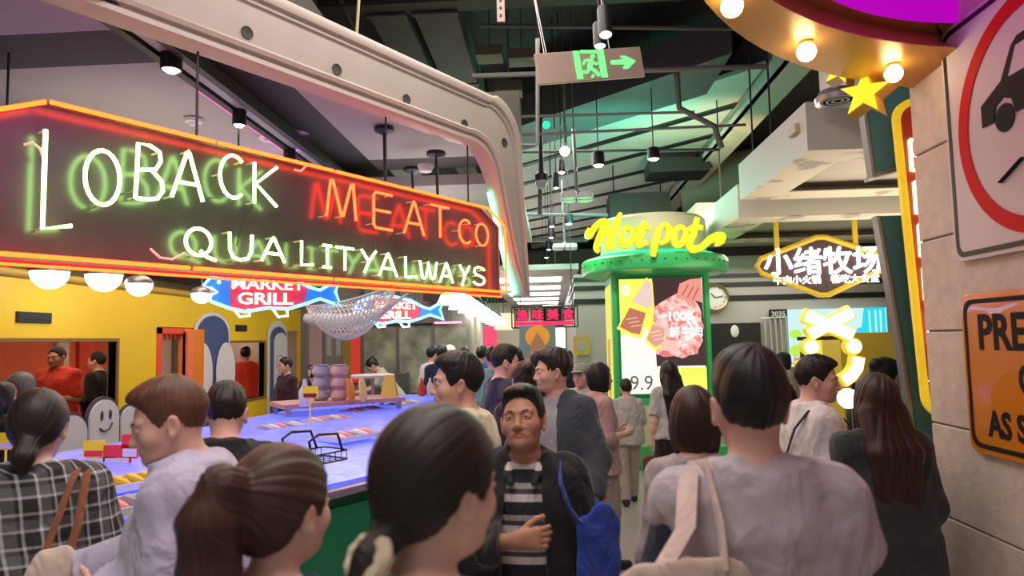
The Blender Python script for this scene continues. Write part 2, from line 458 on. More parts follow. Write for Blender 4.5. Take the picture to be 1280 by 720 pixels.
def build_body(k, name, parent, skin, lip, hb, hf, hands=True, ears=True, hand_spec=None, age=0.0):
    sk = k; H, pv = k['H'], k['pivot']; hd = lambda x, y, z: pv + H @ np.array((x, y, z))
    pts = np.array([*k['sh'], *[p for a in k['arm'] for p in a], k['top']])
    lo = np.minimum(pts.min(0)-.2, (-.3, -.25, 0)); hi = np.maximum(pts.max(0)+.2, (.3, .25, 1.4))
    lo[2] = -.02; hi[2] = k['top'][2] + .06
    hc = hd(0, 0, .11); fine = [(hc-.15, hc+.15, hf)]
    for i, a in enumerate(k['arm']):
        if hands and hand_spec and hand_spec[i] is not None and hf < .006: c = a[1]; fine.append((c-.12, c+.12, .0042))
    f = Field(lo, hi, hb, fine); fem = k['sex'] == 'f'
    f.prof(k['U'], torso_tab(k), .05)
    up = k['up']
    for i in (0, 1):
        sx = (-1, 1)[i]; S = k['sh'][i]; E, W = k['arm'][i]; q = .9 if fem else 1.0
        f.cone(up((sx*.035, -.035, 1.435)), S, .034*q, .046*q, .05)
        f.cone(S, E, .046*q, .038*q, .04); f.cone(E, E+(W-E)*.35, .039*q, .040*q, .03); f.cone(E+(W-E)*.3, W, .039*q, .026*q, .03)
        d = W-E; ds = hand_spec[i] if (hand_spec and hand_spec[i]) else {}
        if hands: hand(f, W, np.array(ds.get('d', d), float), np.array(ds.get('n', (-sx, .25, .1)), float), np.array(ds.get('t', (0, 1, .3)), float), ds.get('curl', 28), .95*q)
        else: f.cone(W, W+d/np.linalg.norm(d)*.10, .03, .028, .02)
        h, kn, an = k['hip'][i], k['knee'][i], k['ank'][i]
        f.cone(h, kn, .088, .055, .05); f.cone(kn, kn+(an-kn)*.4+np.array((0, -.012, 0)), .053, .053, .03); f.cone(kn+(an-kn)*.35, an, .05, .036, .03)
        f.cone(an+np.array((0, -.03, -.04)), an+np.array((0, .15, -.052)), .036, .028, .03)
    f.cone(k['neck']-np.array((0, 0, .03)), hd(0, -.018, .06), .058 if not fem else .048, .054 if not fem else .046, .03)
    # head
    f.ell(hd(0, -.012, .137), (.075, .096, .092), H, .03)
    f.ell(hd(0, .028, .085), (.060, .064, .088), H, .03)
    f.ell(hd(0, .052, .030), (.040 if fem else .045, .040, .032), H, .025)
    f.ell(hd(0, .082, .018), (.017, .014, .015), H, .02)
    for sx in (-1, 1):
        f.ell(hd(sx*.042, .058, .082), (.022, .022, .022), H, .03)
        f.cone(hd(sx*.012, .088, .131), hd(sx*.045, .072, .134), .011, .009, .014)
        f.ell(hd(sx*.031, .099, .113), (.019, .014, .011), H, .014, -1)
        f.ell(hd(sx*.031, .0835, .1135), (.0165, .010, .0085), H, .006)          # lids
        f.ell(hd(sx*.031, .096, .1125), (.0130, .012, .0034), H, .003, -1)      # eye opening
        f.cone(hd(sx*.012, .097, .074), hd(sx*.010, .088, .076), .0085, .008, .008)
        f.cone(hd(sx*.026, .085, .050), hd(sx*.022, .09, .072), .006, .004, .014)
        if age: f.cone(hd(sx*.025, .100, .072), hd(sx*.036, .087, .058), .0028, .002, .005, -1); f.cone(hd(sx*.020, .094, .0495), hd(sx*.029, .086, .0535), .0022, .0014, .004, -1)
        if ears:
            Re = H @ rot('z', sx*-22) @ rot('y', sx*10)
            f.ell(hd(sx*.080, -.012, .100), (.0075, .019, .033), Re, .008)
            f.ell(hd(sx*.089, -.006, .102), (.006, .011, .021), Re, .004, -1)
            f.ell(hd(sx*.078, .0, .074), (.006, .009, .010), Re, .006)
    f.cone(hd(0, .087, .122), hd(0, .107, .082), .0075, .0105, .012); f.ell(hd(0, .107, .078), (.013, .010, .010), H, .008)
    f.ell(hd(0, .092, .0535), (.022, .010, .0062), H, .007); f.ell(hd(0, .0905, .0435), (.018, .010, .0068), H, .006)
    f.ell(hd(0, .106, .0485), (.024, .010, .0016), H, .003, -1)
    Hi = H.T
    def slot(c):
        q = (c-pv) @ H
        return ((np.abs(q[:, 0]) < .023-np.abs(q[:, 2]-.048)*.9) & (q[:, 2] > .0375) & (q[:, 2] < .0585) & (q[:, 1] > .082)).astype(int)
    b = field_obj(f, name, [skin, lip], parent, slot)
    return b


def hair_flow(k, pole=(0, -.02, .23), rad=110.0):
    pv, H = k['pivot'], k['H']; pole = np.asarray(pole, float); c = np.array((0, -.012, .13))
    ax_ = (pole-c)/np.linalg.norm(pole-c); e1 = np.cross(ax_, (1, 0, .01)); e1 /= np.linalg.norm(e1); e2 = np.cross(ax_, e1)
    def fn(V):
        q = (V-pv) @ H - c; a = np.arctan2(q@e1, q@e2); l = np.linalg.norm(q-(q@ax_)[:, None]*ax_, axis=1)
        return np.stack([np.cos(a)*rad*.35, np.sin(a)*rad*.35, (np.linalg.norm(V-(pv+H@pole), axis=1))*9.0], 1)
    return fn


def build_hair(k, style, name, parent, m, hf, seed=0, t=.016, extra=(), pole=None, tuft=.0028, part_of=None):
    H, pv = k['H'], k['pivot']; hd = lambda x, y, z: pv + H @ np.array((x, y, z), float); up = k['up']
    tail = {'long': .62, 'longer': .62, 'bob': .22, 'ponytail': .5, 'lowtail': .5}.get(style, .12)
    hc = hd(0, 0, .12); lo = hc-(.2, .26, .2+tail*.6); hi = hc+(.2, .2, .22)
    f = Field(lo, hi, hf); g = 1.0
    sd = .35 if style in ('short', 'crop', 'thin') else .75
    f.ell(hd(0, -.014, .140), (.075+t*sd, .096+t*(.7 if sd < .5 else 1), .092+t), H, .02)
    pole = pole or {'ponytail': (.0, -.115, .17), 'lowtail': (0, -.12, .06), 'lowbun': (0, -.12, .05), 'bun': (0, -.10, .19)}.get(style, (0.01, -.04, .24))
    if style in ('short', 'crop', 'thin'):
        ys = [-.13, -.075, -.045, -.02, .01, .035, .05, .07, .13]; zs = [.115, .118, .135, .158, .150, .148, .172, .190, .202]; zt = [.060, .062, .080, .128, .118, .088, .150, .182, .2]
        if style in ('short', 'thin'): f.ell(hd(0, .012, .203), (.066, .078, .038), H, .03); f.ell(hd(0, .052, .196), (.05, .032, .022), H, .03)
        if style == 'thin': zs = [.10, .104, .125, .150, .146, .146, .178, .198, .212]; zt = [.055, .058, .08, .126, .118, .092, .156, .192, .21]
    elif style in ('ponytail', 'lowtail', 'lowbun', 'bun'):
        ys = [-.13, -.08, -.05, -.02, .01, .035, .05, .07, .13]; zs = [.02, .03, .055, .118, .108, .095, .135, .178, .19]
        f.ell(hd(0, -.05, .10), (.07, .06, .07), H, .03)
    else:
        ys = [-.13, -.02, .0, .02, .04, .055, .075, .13]; zs = [-9, -9, -9, -.3, .02, .12, .165, .185]
        f.ell(hd(0, -.02, .075), (.092, .092, .10), H, .03)
        for sx in (-1, 1): f.ell(hd(sx*.068, .012, .06), (.026, .048, .10), H, .03)
    f.clip(lambda X, Y, Z: (np.interp((X-pv[0])*H[0, 1]+(Y-pv[1])*H[1, 1]+(Z-pv[2])*H[2, 1], ys, zs)
                            - ((X-pv[0])*H[0, 2]+(Y-pv[1])*H[1, 2]+(Z-pv[2])*H[2, 2]))*.75, .020 if style in ('short', 'crop', 'thin') else .006)
    if style in ('short', 'crop', 'thin'):
        g2 = Field(lo, hi, hf); g2.ell(hd(0, -.013, .137), (.0795, .1015, .0965), H, .02)
        g2.clip(lambda X, Y, Z: (np.interp((X-pv[0])*H[0, 1]+(Y-pv[1])*H[1, 1]+(Z-pv[2])*H[2, 1], ys, zt)-((X-pv[0])*H[0, 2]+(Y-pv[1])*H[1, 2]+(Z-pv[2])*H[2, 2]))*.75, .004)
        hh = np.maximum(.014-np.abs(f.D-g2.D), 0)/.014; f.D = np.minimum(f.D, g2.D)-hh*hh*.0035
    if style == 'bob':
        f.clip(lambda X, Y, Z: (-.012-((X-pv[0])*H[0, 2]+(Y-pv[1])*H[1, 2]+(Z-pv[2])*H[2, 2])), .02)
    if style in ('long', 'longer'):
        n = 5; zb = 1.12 if style == 'long' else .98
        for x in (-.062, -.022, .022, .062):
            f.cone(hd(x, -.055, .06), up((x*1.25, -.13, 1.36)), .052, .045, .03); f.cone(up((x*1.25, -.13, 1.36)), up((x*1.1, -.135, zb)), .045, .022, .03)
    if style == 'ponytail':
        f.ell(hd(0, -.118, .165), (.03, .03, .03), H, .02)
        p = [hd(0, -.11, .175), hd(-.01, -.145, .185), hd(-.02, -.165, .12), hd(-.025, -.160, .02), hd(-.03, -.15, -.09), hd(-.03, -.14, -.17)]
        r = [.026, .040, .054, .055, .046, .02]
        for i in range(5): f.cone(p[i], p[i+1], r[i], r[i+1], .02)
    if style == 'lowtail':
        p = [hd(0, -.105, .045), hd(0, -.135, .02), hd(0, -.15, -.04), hd(0.0, -.15, -.12), hd(.0, -.14, -.2)]; r = [.03, .024, .032, .032, .012]
        for i in range(4): f.cone(p[i], p[i+1], r[i], r[i+1], .015)
    if style == 'lowbun':
        f.cone(hd(0, -.10, .05), hd(0, -.125, .015), .036, .036, .02); f.cone(hd(0, -.125, .015), hd(0, -.118, -.035), .034, .018, .015)
    if style == 'bun': f.ell(hd(0, -.10, .20), (.042, .04, .04), H, .015)
    for e in extra: f.ell(hd(*e[0]), e[1], H, .02)
    fl = hair_flow(k, pole)
    if hf < .004: tuft = tuft*.6
    # clumps along the flow
    near = np.abs(f.D) < .03; i, j, l = np.nonzero(near); P = np.stack([f.ax[0][i], f.ax[1][j], f.ax[2][l]], 1); q = fl(P)
    rg = np.random.RandomState(seed+5); dd = np.zeros(len(P))
    for b in range(6):
        v = rg.normal(size=3)*(.35+.22*b); v[2] *= .4; dd += np.sin(q@v + rg.rand()*6)/(1+.3*b)
    f.D[i, j, l] += (tuft*dd*.5).astype(np.float32)
    return field_obj(f, name, m, parent, flow=fl)


def build_top(k, name, parent, m, t=.014, sleeve=.5, hem=.82, loose=.6, neck='crew', fold=.008, ffreq=42, h=.009, open_=0.0, seed=1, cuff=0.0, collar=False, mat_slot=None, label=None, wide_sleeve=0.0, hood=False, sleeves=None):
    pts = np.array([*k['sh'], *[p for a in k['arm'] for p in a]])
    lo = np.minimum(pts.min(0)-.12, (-.32, -.26, hem-.03)); hi = np.maximum(pts.max(0)+.12, (.32, .26, 1.52)); lo[2] = min(lo[2], hem-.03)
    lo[2] = max(lo[2], -.02)
    if sleeve <= .01: lo = np.array((-.32, -.3, hem-.03)); hi = np.array((.32, .35, 1.55))
    hi[2] = max(hi[2], k['pivot'][2]+.03); lo[1] -= .05; hi[1] += .08
    f = Field(lo, hi, h); up = k['up']; fem = k['sex'] == 'f'; q = .9 if fem else 1.0
    f.prof(k['U'], torso_tab(k, t, hem, loose), .03)
    f.D = np.maximum(f.D, -1)
    for i in (0, 1):
        sx = (-1, 1)[i]; S = k['sh'][i]; E, W = k['arm'][i]
        f.cone(up((sx*.045, -.032, 1.422)), S, .036*q+t*.7, .047*q+t*.8, .05)
        slv = sleeves[i] if sleeves else sleeve
        if slv <= .01: f.cone(S, S+np.array((sx*.012, 0, -.035)), .046+t*.6, .040+t*.4, .04); continue
        a = min(slv, 1.0)
        f.cone(S, S+(E-S)*a, .048*q+t*.9, (.044+.008*(a < 1))*q+t+wide_sleeve, .04, cut=a < 1)
        if slv > 1: f.cone(E, E+(W-E)*min(1, slv-1), .044*q+t+wide_sleeve*.7, .032*q+t+wide_sleeve, .03, cut=True)
    if fold: f.ripple(fold, ffreq, seed, (1, 1, .55))
    nb = up((0, .0, 1.45)); 
    if neck == 'crew': f.ell(up((0, .005, 1.475)), (.072, .075, .055), k['U'][0], .01, -1)
    elif neck == 'v': f.ell(up((0, .03, 1.47)), (.062, .085, .075), k['U'][0], .01, -1); f.cone(up((0, .12, 1.42)), up((0, .15, 1.33)), .05, .012, .01, -1)
    elif neck == 'high': f.ell(up((0, .0, 1.50)), (.064, .066, .05), k['U'][0], .008, -1)
    if collar:
        R = k['U'][0]
        for sx in (-1, 1):
            f.cone(up((sx*.058, -.045, 1.452)), up((sx*.066, .045, 1.425)), .017, .017, .01); f.cone(up((sx*.06, .05, 1.42)), up((sx*.042, .115, 1.372)), .019, .012, .01)
        f.cone(up((-.058, -.045, 1.452)), up((.058, -.045, 1.452)), .018, .018, .01)
    if hood:
        f.ell(up((0, -.10, 1.42)), (.11, .06, .055), k['U'][0], .02)
    if open_:
        y0 = up((0, 0, 1.3))[1]
        zc = np.array([hem-.1, 1.0, 1.25, 1.40, 1.5]); wc = np.array([open_*1.25, open_*1.1, open_, open_*.8, open_*.7])
        f.clip(lambda X, Y, Z: np.where(Y-y0 > .0, np.interp(Z, zc, wc)-np.abs(X), -1.0+0*X+0*Z), .0)
    hz = up((0, 0, hem))[2]
    return field_obj(f, name, m, parent, mat_slot, label=label)


def build_bottom(k, name, parent, m, kind='trousers', t=.012, h=.011, fold=.005, seed=3, hem=.06):
    f = Field((-.36, -.45, 0.01), (.36, .45, 1.08), h); fem = k['sex'] == 'f'
    if kind == 'skirt':
        f.prof((np.eye(3), np.zeros(3)), [(hem, .235, .2, 0), (.75, .205, .16, 0), (.92, .185, .135, -.005), (1.05, .145, .112, 0)], .02)
        f.ripple(.008, 30, seed, (1, 1, .1))
    else:
        f.prof((np.eye(3), np.zeros(3)), [(.80, .172, .125, 0), (.92, .178, .13, -.004), (1.03, .155, .115, 0)], .03)
        for i in (0, 1):
            hp, kn, an = k['hip'][i], k['knee'][i], k['ank'][i]
            if kind == 'shorts': f.cone(hp, hp+(kn-hp)*.75, .096+t, .088+t, .03, cut=True)
            else: f.cone(hp, kn, .092+t, .066+t, .03); f.cone(kn, an, .064+t, .054+t, .02, cut=True)
        f.ripple(fold, 30, seed, (1, 1, .6))
    return field_obj(f, name, m, parent)


def build_shoes(k, parent, m, sole):
    for i in (0, 1):
        a = k['ank'][i]; f = Field(a+(-.07, -.12, -.1), a+(.07, .22, .06), .008)
        f.cone(a+(0, -.035, -.045), a+(0, .15, -.055), .044, .036, .02); f.cone(a+(0, -.02, -.03), a+(0, .0, .01), .045, .044, .02)
        f.clip(lambda X, Y, Z: .003-Z+0*X+0*Y)
        field_obj(f, 'shoe', m, parent)


def build_eyes(k, parent, hair_m, detail=True):
    pv, H = k['pivot'], k['H']; hd = lambda x, y, z: pv + H @ np.array((x, y, z))
    for sx in (-1, 1):
        b = MB(); c = hd(sx*.031, .0772, .1128); b.ball(c, .0122, 14); e = b.build('eye', mat('eye_white', (.75, .72, .68), .25), None, True); e.parent = parent
        b = MB(); c2 = hd(sx*.031, .0772+.0072, .1126); b.ball(c2, .0063, 10); ir = b.build('iris', mat('eye_iris', (.025, .014, .008), .15), None, True); ir.parent = e
        b = MB(); b.tube([hd(sx*x, y, z) for x, y, z in ((.013, .0945, .1305), (.022, .0935, .135), (.036, .086, .137), (.049, .070, .132))], [.0035, .0045, .004, .002], 6, flat=(1, .8))
        o = b.build('eyebrow', hair_m, None, True); o.parent = parent


def person(label, px, py, Y, yaw, sex='m', lean=0, arms=('down', 'down'), head=(0, 0, 0), walk=.05, wide=1.0, skin='warm', hair='short', hairm='black', ht=.016,
           top=None, over=None, bottom=None, shoes=('black',), near=2, eyes=True, hand_spec=None, age=0, group=None, extra=(), pole=None, tuft=.0028, fixed=None):
    """(px, py): where the photo shows the top of the head; Y: distance along the hall; yaw 0 faces away, 90 to the left"""
    k = skeleton(sex, lean, arms, head, walk, wide)
    P = at(px, py, Y); tp = k['top'] + np.array((0, 0, ht-.004)); S = P[2]/tp[2] if fixed is None else fixed
    a = radians(yaw); off = np.array((tp[0]*cos(a)-tp[1]*sin(a), tp[0]*sin(a)+tp[1]*cos(a)))*S
    root = empty('person', (P[0]-off[0], P[1]-off[1], 0.0), label, 'person', group, a, S)
    hf, hb, hc = {3: (.0036, .012, .0075), 2: (.0048, .014, .010), 1: (.007, .016, .013), 0: (.010, .02, .018)}[near]
    sm = skin_mat('skin_'+skin, SKIN[skin]); hm = HAIR[hairm]()
    build_body(k, 'body', root, sm, mat('lips_'+skin, [SKIN[skin][0]*.85, SKIN[skin][1]*.55, SKIN[skin][2]*.55], .4), hb, hf, near >= 1, True, hand_spec, age)
    if hair: build_hair(k, hair, 'hair', root, hm, {3: .0036, 2: .005, 1: .008, 0: .011}[near], int(px), ht, extra, pole, tuft)
    if eyes and near >= 1: build_eyes(k, root, hm)
    for gi, g in enumerate((top, over)):
        if g: g = dict(g);
        if g and gi == 0 and over and 'fold' not in g: g['fold'] = 0
        if g: nm = g.pop('name', 'shirt'); m = g.pop('m'); build_top(k, nm, root, m, h=hc, seed=int(px)+len(nm), **g)
    if bottom: g = dict(bottom); nm = g.pop('name', 'trousers'); m = g.pop('m'); build_bottom(k, nm, root, m, h=max(.011, hc), **g)
    if shoes: build_shoes(k, root, mat('shoe_'+shoes[0], {'black': (.02, .02, .02), 'white': (.7, .7, .7), 'brown': (.1, .05, .03)}[shoes[0]], .5), None)
    root['k'] = 0; del root['k']
    return root, k


SKIN = {'warm': (.60, .33, .22), 'light': (.74, .47, .37), 'tan': (.46, .235, .15), 'pink': (.68, .39, .31)}
HAIR = {'black': lambda: hair_mat('hair_black', (.008, .007, .007), (.022, .018, .017)), 'brown': lambda: hair_mat('hair_brown', (.024, .012, .009), (.07, .036, .025)),
        'auburn': lambda: hair_mat('hair_auburn', (.034, .013, .010), (.095, .040, .028)), 'grey': lambda: hair_mat('hair_grey', (.06, .055, .05), (.22, .2, .18)),
        'dark': lambda: hair_mat('hair_dark', (.012, .009, .008), (.032, .022, .018)), 'sun': lambda: hair_mat('hair_sun', (.07, .027, .016), (.17, .075, .042))}
# ---------------------------------------------------------------- shared materials
M_white = mat('white_paint', (.72, .70, .66), .5)
M_cream = mat('cream_enamel', (.46, .41, .345), .38, noise=.04, nscale=3)
M_dark = mat('dark_metal', (.025, .025, .028), .5)
M_black = mat('black_satin', (.012, .012, .013), .45)
M_grey = mat('grey_paint', (.16, .16, .16), .6, noise=.08)
M_steel = mat('brushed_steel', (.5, .5, .5), .3, .9)
M_warm = glow('lamp_warm', (1.0, .86, .62), 14)
M_lampw = glow('lamp_white', (1.0, .93, .82), 9)
TH = radians(32)
SG = Frame((-.523, 6.5, 0), (sin(TH), cos(TH), 0), (0, 0, 1), (cos(TH), -sin(TH), 0))   # plane of the stall's neon sign and arch

# ---------------------------------------------------------------- setting: floor, walls, ceiling
b = MB(); b.box((-9, -3, -.12), (9, 34, 0))
b.build('floor', mat('terrazzo', (.36, .35, .32), .22, noise=.22, nscale=60), kind='structure')
b = MB(); b.box((-9, -1, 6.2), (9, 34, 6.35)); b.build('ceiling', mat('ceiling_black', (.035, .034, .034), .9, noise=.2), kind='structure')
b = MB(); b.box((-9.1, -3, 0), (-9, 34, 6.2)); b.build('wall_left', mat('wall_grey', (.30, .29, .28), .8, noise=.05), kind='structure')
b = MB(); b.box((9, -3, 0), (9.1, 34, 6.2)); b.build('wall_right', mat('wall_grey', (.30, .29, .28), .8), kind='structure')
b = MB(); b.box((-9, 34, 0), (9, 34.1, 6.2)); b.build('wall_far', mat('wall_pale', (.62, .58, .5), .8), kind='structure')

# back wall with black tile stripes
M_wall = mat('back_wall_tile', (.46, .44, .41), .35, noise=.05, nscale=2)
wb = MB(); wb.box((.95, 12.0, 0), (9, 12.3, 3.4)); wb.box((.4, 12.0, 0), (.95, 12.3, 2.85)); wb.box((.4, 12.3, 0), (.7, 24, 2.85)); wb = wb.build('wall_back', M_wall, kind='structure')
M_stripe = mat('black_stripe_tile', (.02, .02, .02), .3)
for z0, z1, x0 in ((3.10, 3.26, 2.6), (2.72, 2.79, .4), (2.56, 2.64, .4), (2.32, 2.41, .4)):
    b = MB(); b.box((x0, 11.975, z0), (6.2, 12.01, z1)); b.box((.375, 12.0, z0), (.41, 16, z1)) if x0 < 1 else None
    b.build('trim_1', M_stripe, kind='structure')
b = MB(); b.box((2.4, 11.2, 3.35), (8, 12, 3.9)); b.build('trim_2', mat('bulkhead_beige', (.55, .48, .38), .7), kind='structure')
b = MB(); b.box((2.62, 11.94, 0), (3.56, 12.02, 1.93)); dr = b.build('door_1', mat('door_black', (.015, .015, .016), .4), kind='structure')
b = MB(); b.ball((3.12, 11.93, 1.79), .09, 14, rr=(.8, .2, 1.2)); b.build('door_emblem', M_white, dr, True)
# fabric strips beside the doorway
cu = empty('fabric_curtain', (3.9, 11.9, 0), 'row of pale grey fabric strips hanging beside the black doorway', 'curtain')
for i in range(7):
    b = MB(); x = 3.62+i*.09; b.tube([(x, 11.9, .5), (x+.008, 11.88, 1.2), (x, 11.9, 1.98)], .042, 8, flat=(1, .45)); b.build('strip', mat('grey_cloth', (.42, .40, .38), .9), cu, True)
b = MB(); b.tube([(3.55, 11.9, 2.0), (4.3, 11.9, 2.02)], .012); b.build('rail', M_steel, cu)
# unit number plate
pl = empty('number_plate', (3.72, 11.93, 2.1), 'small black unit number plate reading 3035 above the doorway', 'sign')
NP = Frame((3.86, 11.94, 2.06), (1, 0, 0), (0, 0, 1), (0, -1, 0))
b = MB(); b.prism(rrect(-.15, -.06, .15, .09, .02), 0, .03, NP); b.build('plate', M_black, pl)
b = MB(); b.text('3035', NP, 0, -.03, .12, .006, w0=.031, align='CENTER', fat=.002); b.build('numerals', mat('pale_print', (.6, .6, .6), .5), pl)
# wall clock
CK = Frame(at(893, 372, 11.9), (1, 0, 0), (0, 0, 1), (0, -1, 0))
ck = empty('wall_clock', CK.o, 'round wall clock with a brass rim on the striped wall', 'clock')
LC = lambda x, y, z: CK(x, y, z)
b = MB(); b.lathe([(.185, .0), (.235, .0), (.24, .05), (.215, .075), (.19, .06)], None, 36, axis=LC, cap=False); b.build('rim', mat('brass', (.42, .31, .14), .35, .8), ck, True)
b = MB(); b.lathe([(0, .03), (.2, .03)], None, 36, axis=LC); b.lathe([(0, .035), (.2, .03)], None, 36, axis=LC); b.build('dial', mat('dial_white', (.75, .74, .70), .4), ck)
for a, L in ((-42, .10), (80, .14)):
    b = MB(); b.tube([CK(0, 0, .05), CK(L*sin(radians(a)), L*cos(radians(a)), .05)], .007, 6); b.build('hand', M_black, ck)
for i in range(12):
    b = MB(); a = radians(30*i); b.tube([CK(.155*sin(a), .155*cos(a), .04), CK(.178*sin(a), .178*cos(a), .04)], .004, 4); b.build('hour_mark', M_black, ck)

# ---------------------------------------------------------------- ceiling services
def thing_mesh(name, label, cat, fn, m, smooth=False, group=None, bevel=0):
    b = MB(); fn(b); return b.build(name, m, None, smooth, bevel, label, cat, group)

# pale soffit panels laid across, lit teal by the kiosk
PN = empty('ceiling_soffit', (1.2, 13, 5.3), 'pale slatted soffit high under the dark ceiling, lit teal', 'ceiling')
PN['kind'] = 'structure'; del PN['category']
ca, cb = .68, .73
for i in range(9):
    c0 = 8.55+i*1.18; c1 = c0+1.03; x0, x1 = -.75, 2.92; y = lambda c, x: (c-ca*x)/cb
    b = MB(); b.prism([(x0, y(c0, x0)), (x1, y(c0, x1)), (x1, y(c1, x1)), (x0, y(c1, x0))], 5.30, 5.36, XY)
    b.build('panel', mat('soffit_pale', (.50, .50, .47), .8, noise=.06, nscale=2), PN)
    b = MB(); b.prism([(x0, y(c1, x0)), (x1, y(c1, x1)), (x1, y(c1+.15, x1)), (x0, y(c1+.15, x0))], 5.27, 5.40, XY); b.build('dark_slot', M_black, PN)
def _b(b):
    b.box((3.0, 6, 5.0), (3.04, 20, 6.2)); b.box((2.86, 6, 4.95), (3.24, 20, 5.0)); b.box((2.86, 6, 4.95), (2.89, 20, 5.09))
thing_mesh('steel_beam', 'long pale steel roof beam running along the hall above the white ceiling boxes', 'beam', _b, mat('beam_beige', (.50, .46, .40), .6, noise=.06))
def _b(b):
    x0, x1 = -.75, 2.2; y = lambda c, x: (c-ca*x)/cb
    b.prism([(x0, y(7.3, x0)), (x1, y(7.3, x1)), (x1, y(8.3, x1)), (x0, y(8.3, x0))], 5.05, 5.5, XY)
thing_mesh('slanting_duct', 'wide dark grey duct crossing slantwise above the exit sign', 'duct', _b, mat('duct_grey', (.075, .07, .075), .6, noise=.1))
M_duct = mat('duct_brown', (.085, .08, .07), .7, noise=.15, nscale=3)
for x0, x1, lb in ((-2.05, -1.62, 'dark brown air duct high above the cream arch, the one towards the stall'), (-1.52, -1.02, 'dark brown air duct high above the cream arch, the one nearest the exit sign')):
    o = thing_mesh('air_duct', lb, 'duct', lambda b: b.box((x0, 7.5, 5.5), (x1, 22, 5.95)), M_duct, bevel=.01)
    for yy in range(6):
        b = MB(); b.box((x0-.02, 7.5+yy*2.2, 5.48), (x1+.02, 7.56+yy*2.2, 5.97)); b.build('flange', M_duct, o)
thing_mesh('cross_beam', 'dark riveted cross beam at the top above the cream arch', 'beam', lambda b: (b.box((-3.2, 7.35, 5.55), (1.6, 7.5, 6.2)), b.box((-3.2, 7.3, 5.52), (1.6, 7.55, 5.56))), mat('duct_dark', (.05, .047, .042), .7))
for i, (x, lb) in enumerate(((-2.75, 'thin slanting dark strut above the cream arch, towards the left'), (-2.45, 'second thin dark strut above the cream arch'))):
    thing_mesh('ceiling_strut', lb, 'strut', lambda b: b.tube([(x, 6.6, 6.1), (x+.35, 8.2, 4.9)], .03, 6), M_duct)
thing_mesh('hanger_rod', 'yellowish thin rod slanting down to the cream arch', 'rod', lambda b: b.tube([SG(-1.55, 5.6, -.1), SG(-1.68, 4.05, -.1)], .012, 6), mat('rod_yellow', (.42, .36, .16), .5))
def _b(b):
    P = at(626, 14, 6); b.box((P[0]-.035, P[1]-.01, P[2]-.1), (P[0]+.035, P[1]+.01, P[2]+.8))
o = thing_mesh('slotted_channel', 'pale perforated metal channel hanging above the end of the arch', 'bracket', _b, mat('channel_pink', (.42, .33, .28), .6))
P = at(626, 14, 5.99)
for i in range(7):
    b = MB(); b.cbox((P[0], P[1]-.004, P[2]-.04+i*.07), (.02, .008, .02)); b.build('slot', M_black, o)
# pipes, placed from the photograph at their own distance
M_pipe = mat('pipe_grey', (.20, .19, .18), .5)
def pipe(label, pts, r=.02, m=None):
    return thing_mesh('ceiling_pipe', label, 'pipe', lambda b: b.tube([at(*p) for p in pts], r, 8), m or M_pipe, True)
pipe('grey pipe dropping beside the left end of the exit sign then turning level', ((672, -30, 7), (672, 178, 7), (669, 182, 7), (648, 182, 7)), .022)
pipe('long thin level pipe below the exit sign, the upper of two', ((642, 146, 8), (868, 140, 8)), .018)
pipe('long thin level pipe below the exit sign, the lower of two', ((642, 169, 8.2), (932, 156, 8.2)), .018)
pipe('dark pipe running level across the top behind the exit sign', ((590, 95, 7.5), (960, 83, 7.5)), .03)
pipe('level pipe at the height of the exit sign cables', ((600, 32, 7.8), (930, 36, 7.8)), .025, mat('pipe_dark', (.11, .105, .10), .6))
pipe('dark sprinkler pipe with a drop beside the big steel beam', ((846, 90, 7.6), (849, 135, 7.6), (893, 158, 7.6), (902, 185, 7.6)), .035, mat('pipe_dark', (.11, .105, .10), .6))
pipe('thin level conduit among the spotlights beside the kiosk', ((650, 190, 9.2), (900, 187, 9.2)), .022, mat('pipe_dark', (.11, .105, .10), .6))
pipe('level conduit just above the kiosk lettering', ((650, 268, 11.5), (760, 269, 11.5)), .03, mat('pipe_dark', (.11, .105, .10), .6))
pipe('dark drop rod behind the dome camera', ((676, 178, 8.8), (675, 268, 8.8)), .03, mat('pipe_dark', (.11, .105, .10), .6))
pipe('pipe along the far end of the corridor ceiling', ((650, 300, 15), (735, 300, 15)), .05, mat('pipe_dark', (.11, .105, .10), .6))
pipe('vertical hanger with thin wire right of the cross beam', ((705, 100, 8.4), (707, 178, 8.4)), .008)
for i, (px, py, lb) in enumerate(((612, 68, 'dull beige junction box above the arch end'), (652, 72, 'second beige junction box nearer the exit sign'), (636, 112, 'lower grey panel box left of the exit sign'))):
    q = at(px, py, 8.5); thing_mesh('junction_box', lb, 'box', lambda b: (b.cbox(q, (.34, .3, .13)), b.tube([q+(0, 0, .05), (q[0], q[1], 6.22)], .012, 6)), mat('box_beige', (.17, .15, .11), .7))
for (px, py, Y, dx, dz, lb) in ((845, 212, 13, 1.1, .26, 'dark ventilation unit hanging under the pale soffit'), (797, 262, 14, 1.2, .55, 'square black duct mouth above the kiosk top'), (985, 262, 19, 3.2, .5, 'long black duct above the white ceiling boxes')):
    q = at(px, py, Y); thing_mesh('ventilation_unit', lb, 'duct', lambda b: (b.cbox(q, (dx, .8, dz)), b.tube([q+(-dx*.4, 0, dz*.45), (q[0]-dx*.4, q[1], 6.22)], .015, 6), b.tube([q+(dx*.4, 0, dz*.45), (q[0]+dx*.4, q[1], 6.22)], .015, 6)), M_black)
q = at(950, 215, 15); thing_mesh('round_duct', 'wide rounded green-grey duct behind the white ceiling boxes', 'duct', lambda b: b.tube([q+(-1.6, .8, -.3), q+(3.5, -.2, .4)], .75, 20), mat('duct_green', (.16, .17, .14), .6), True)

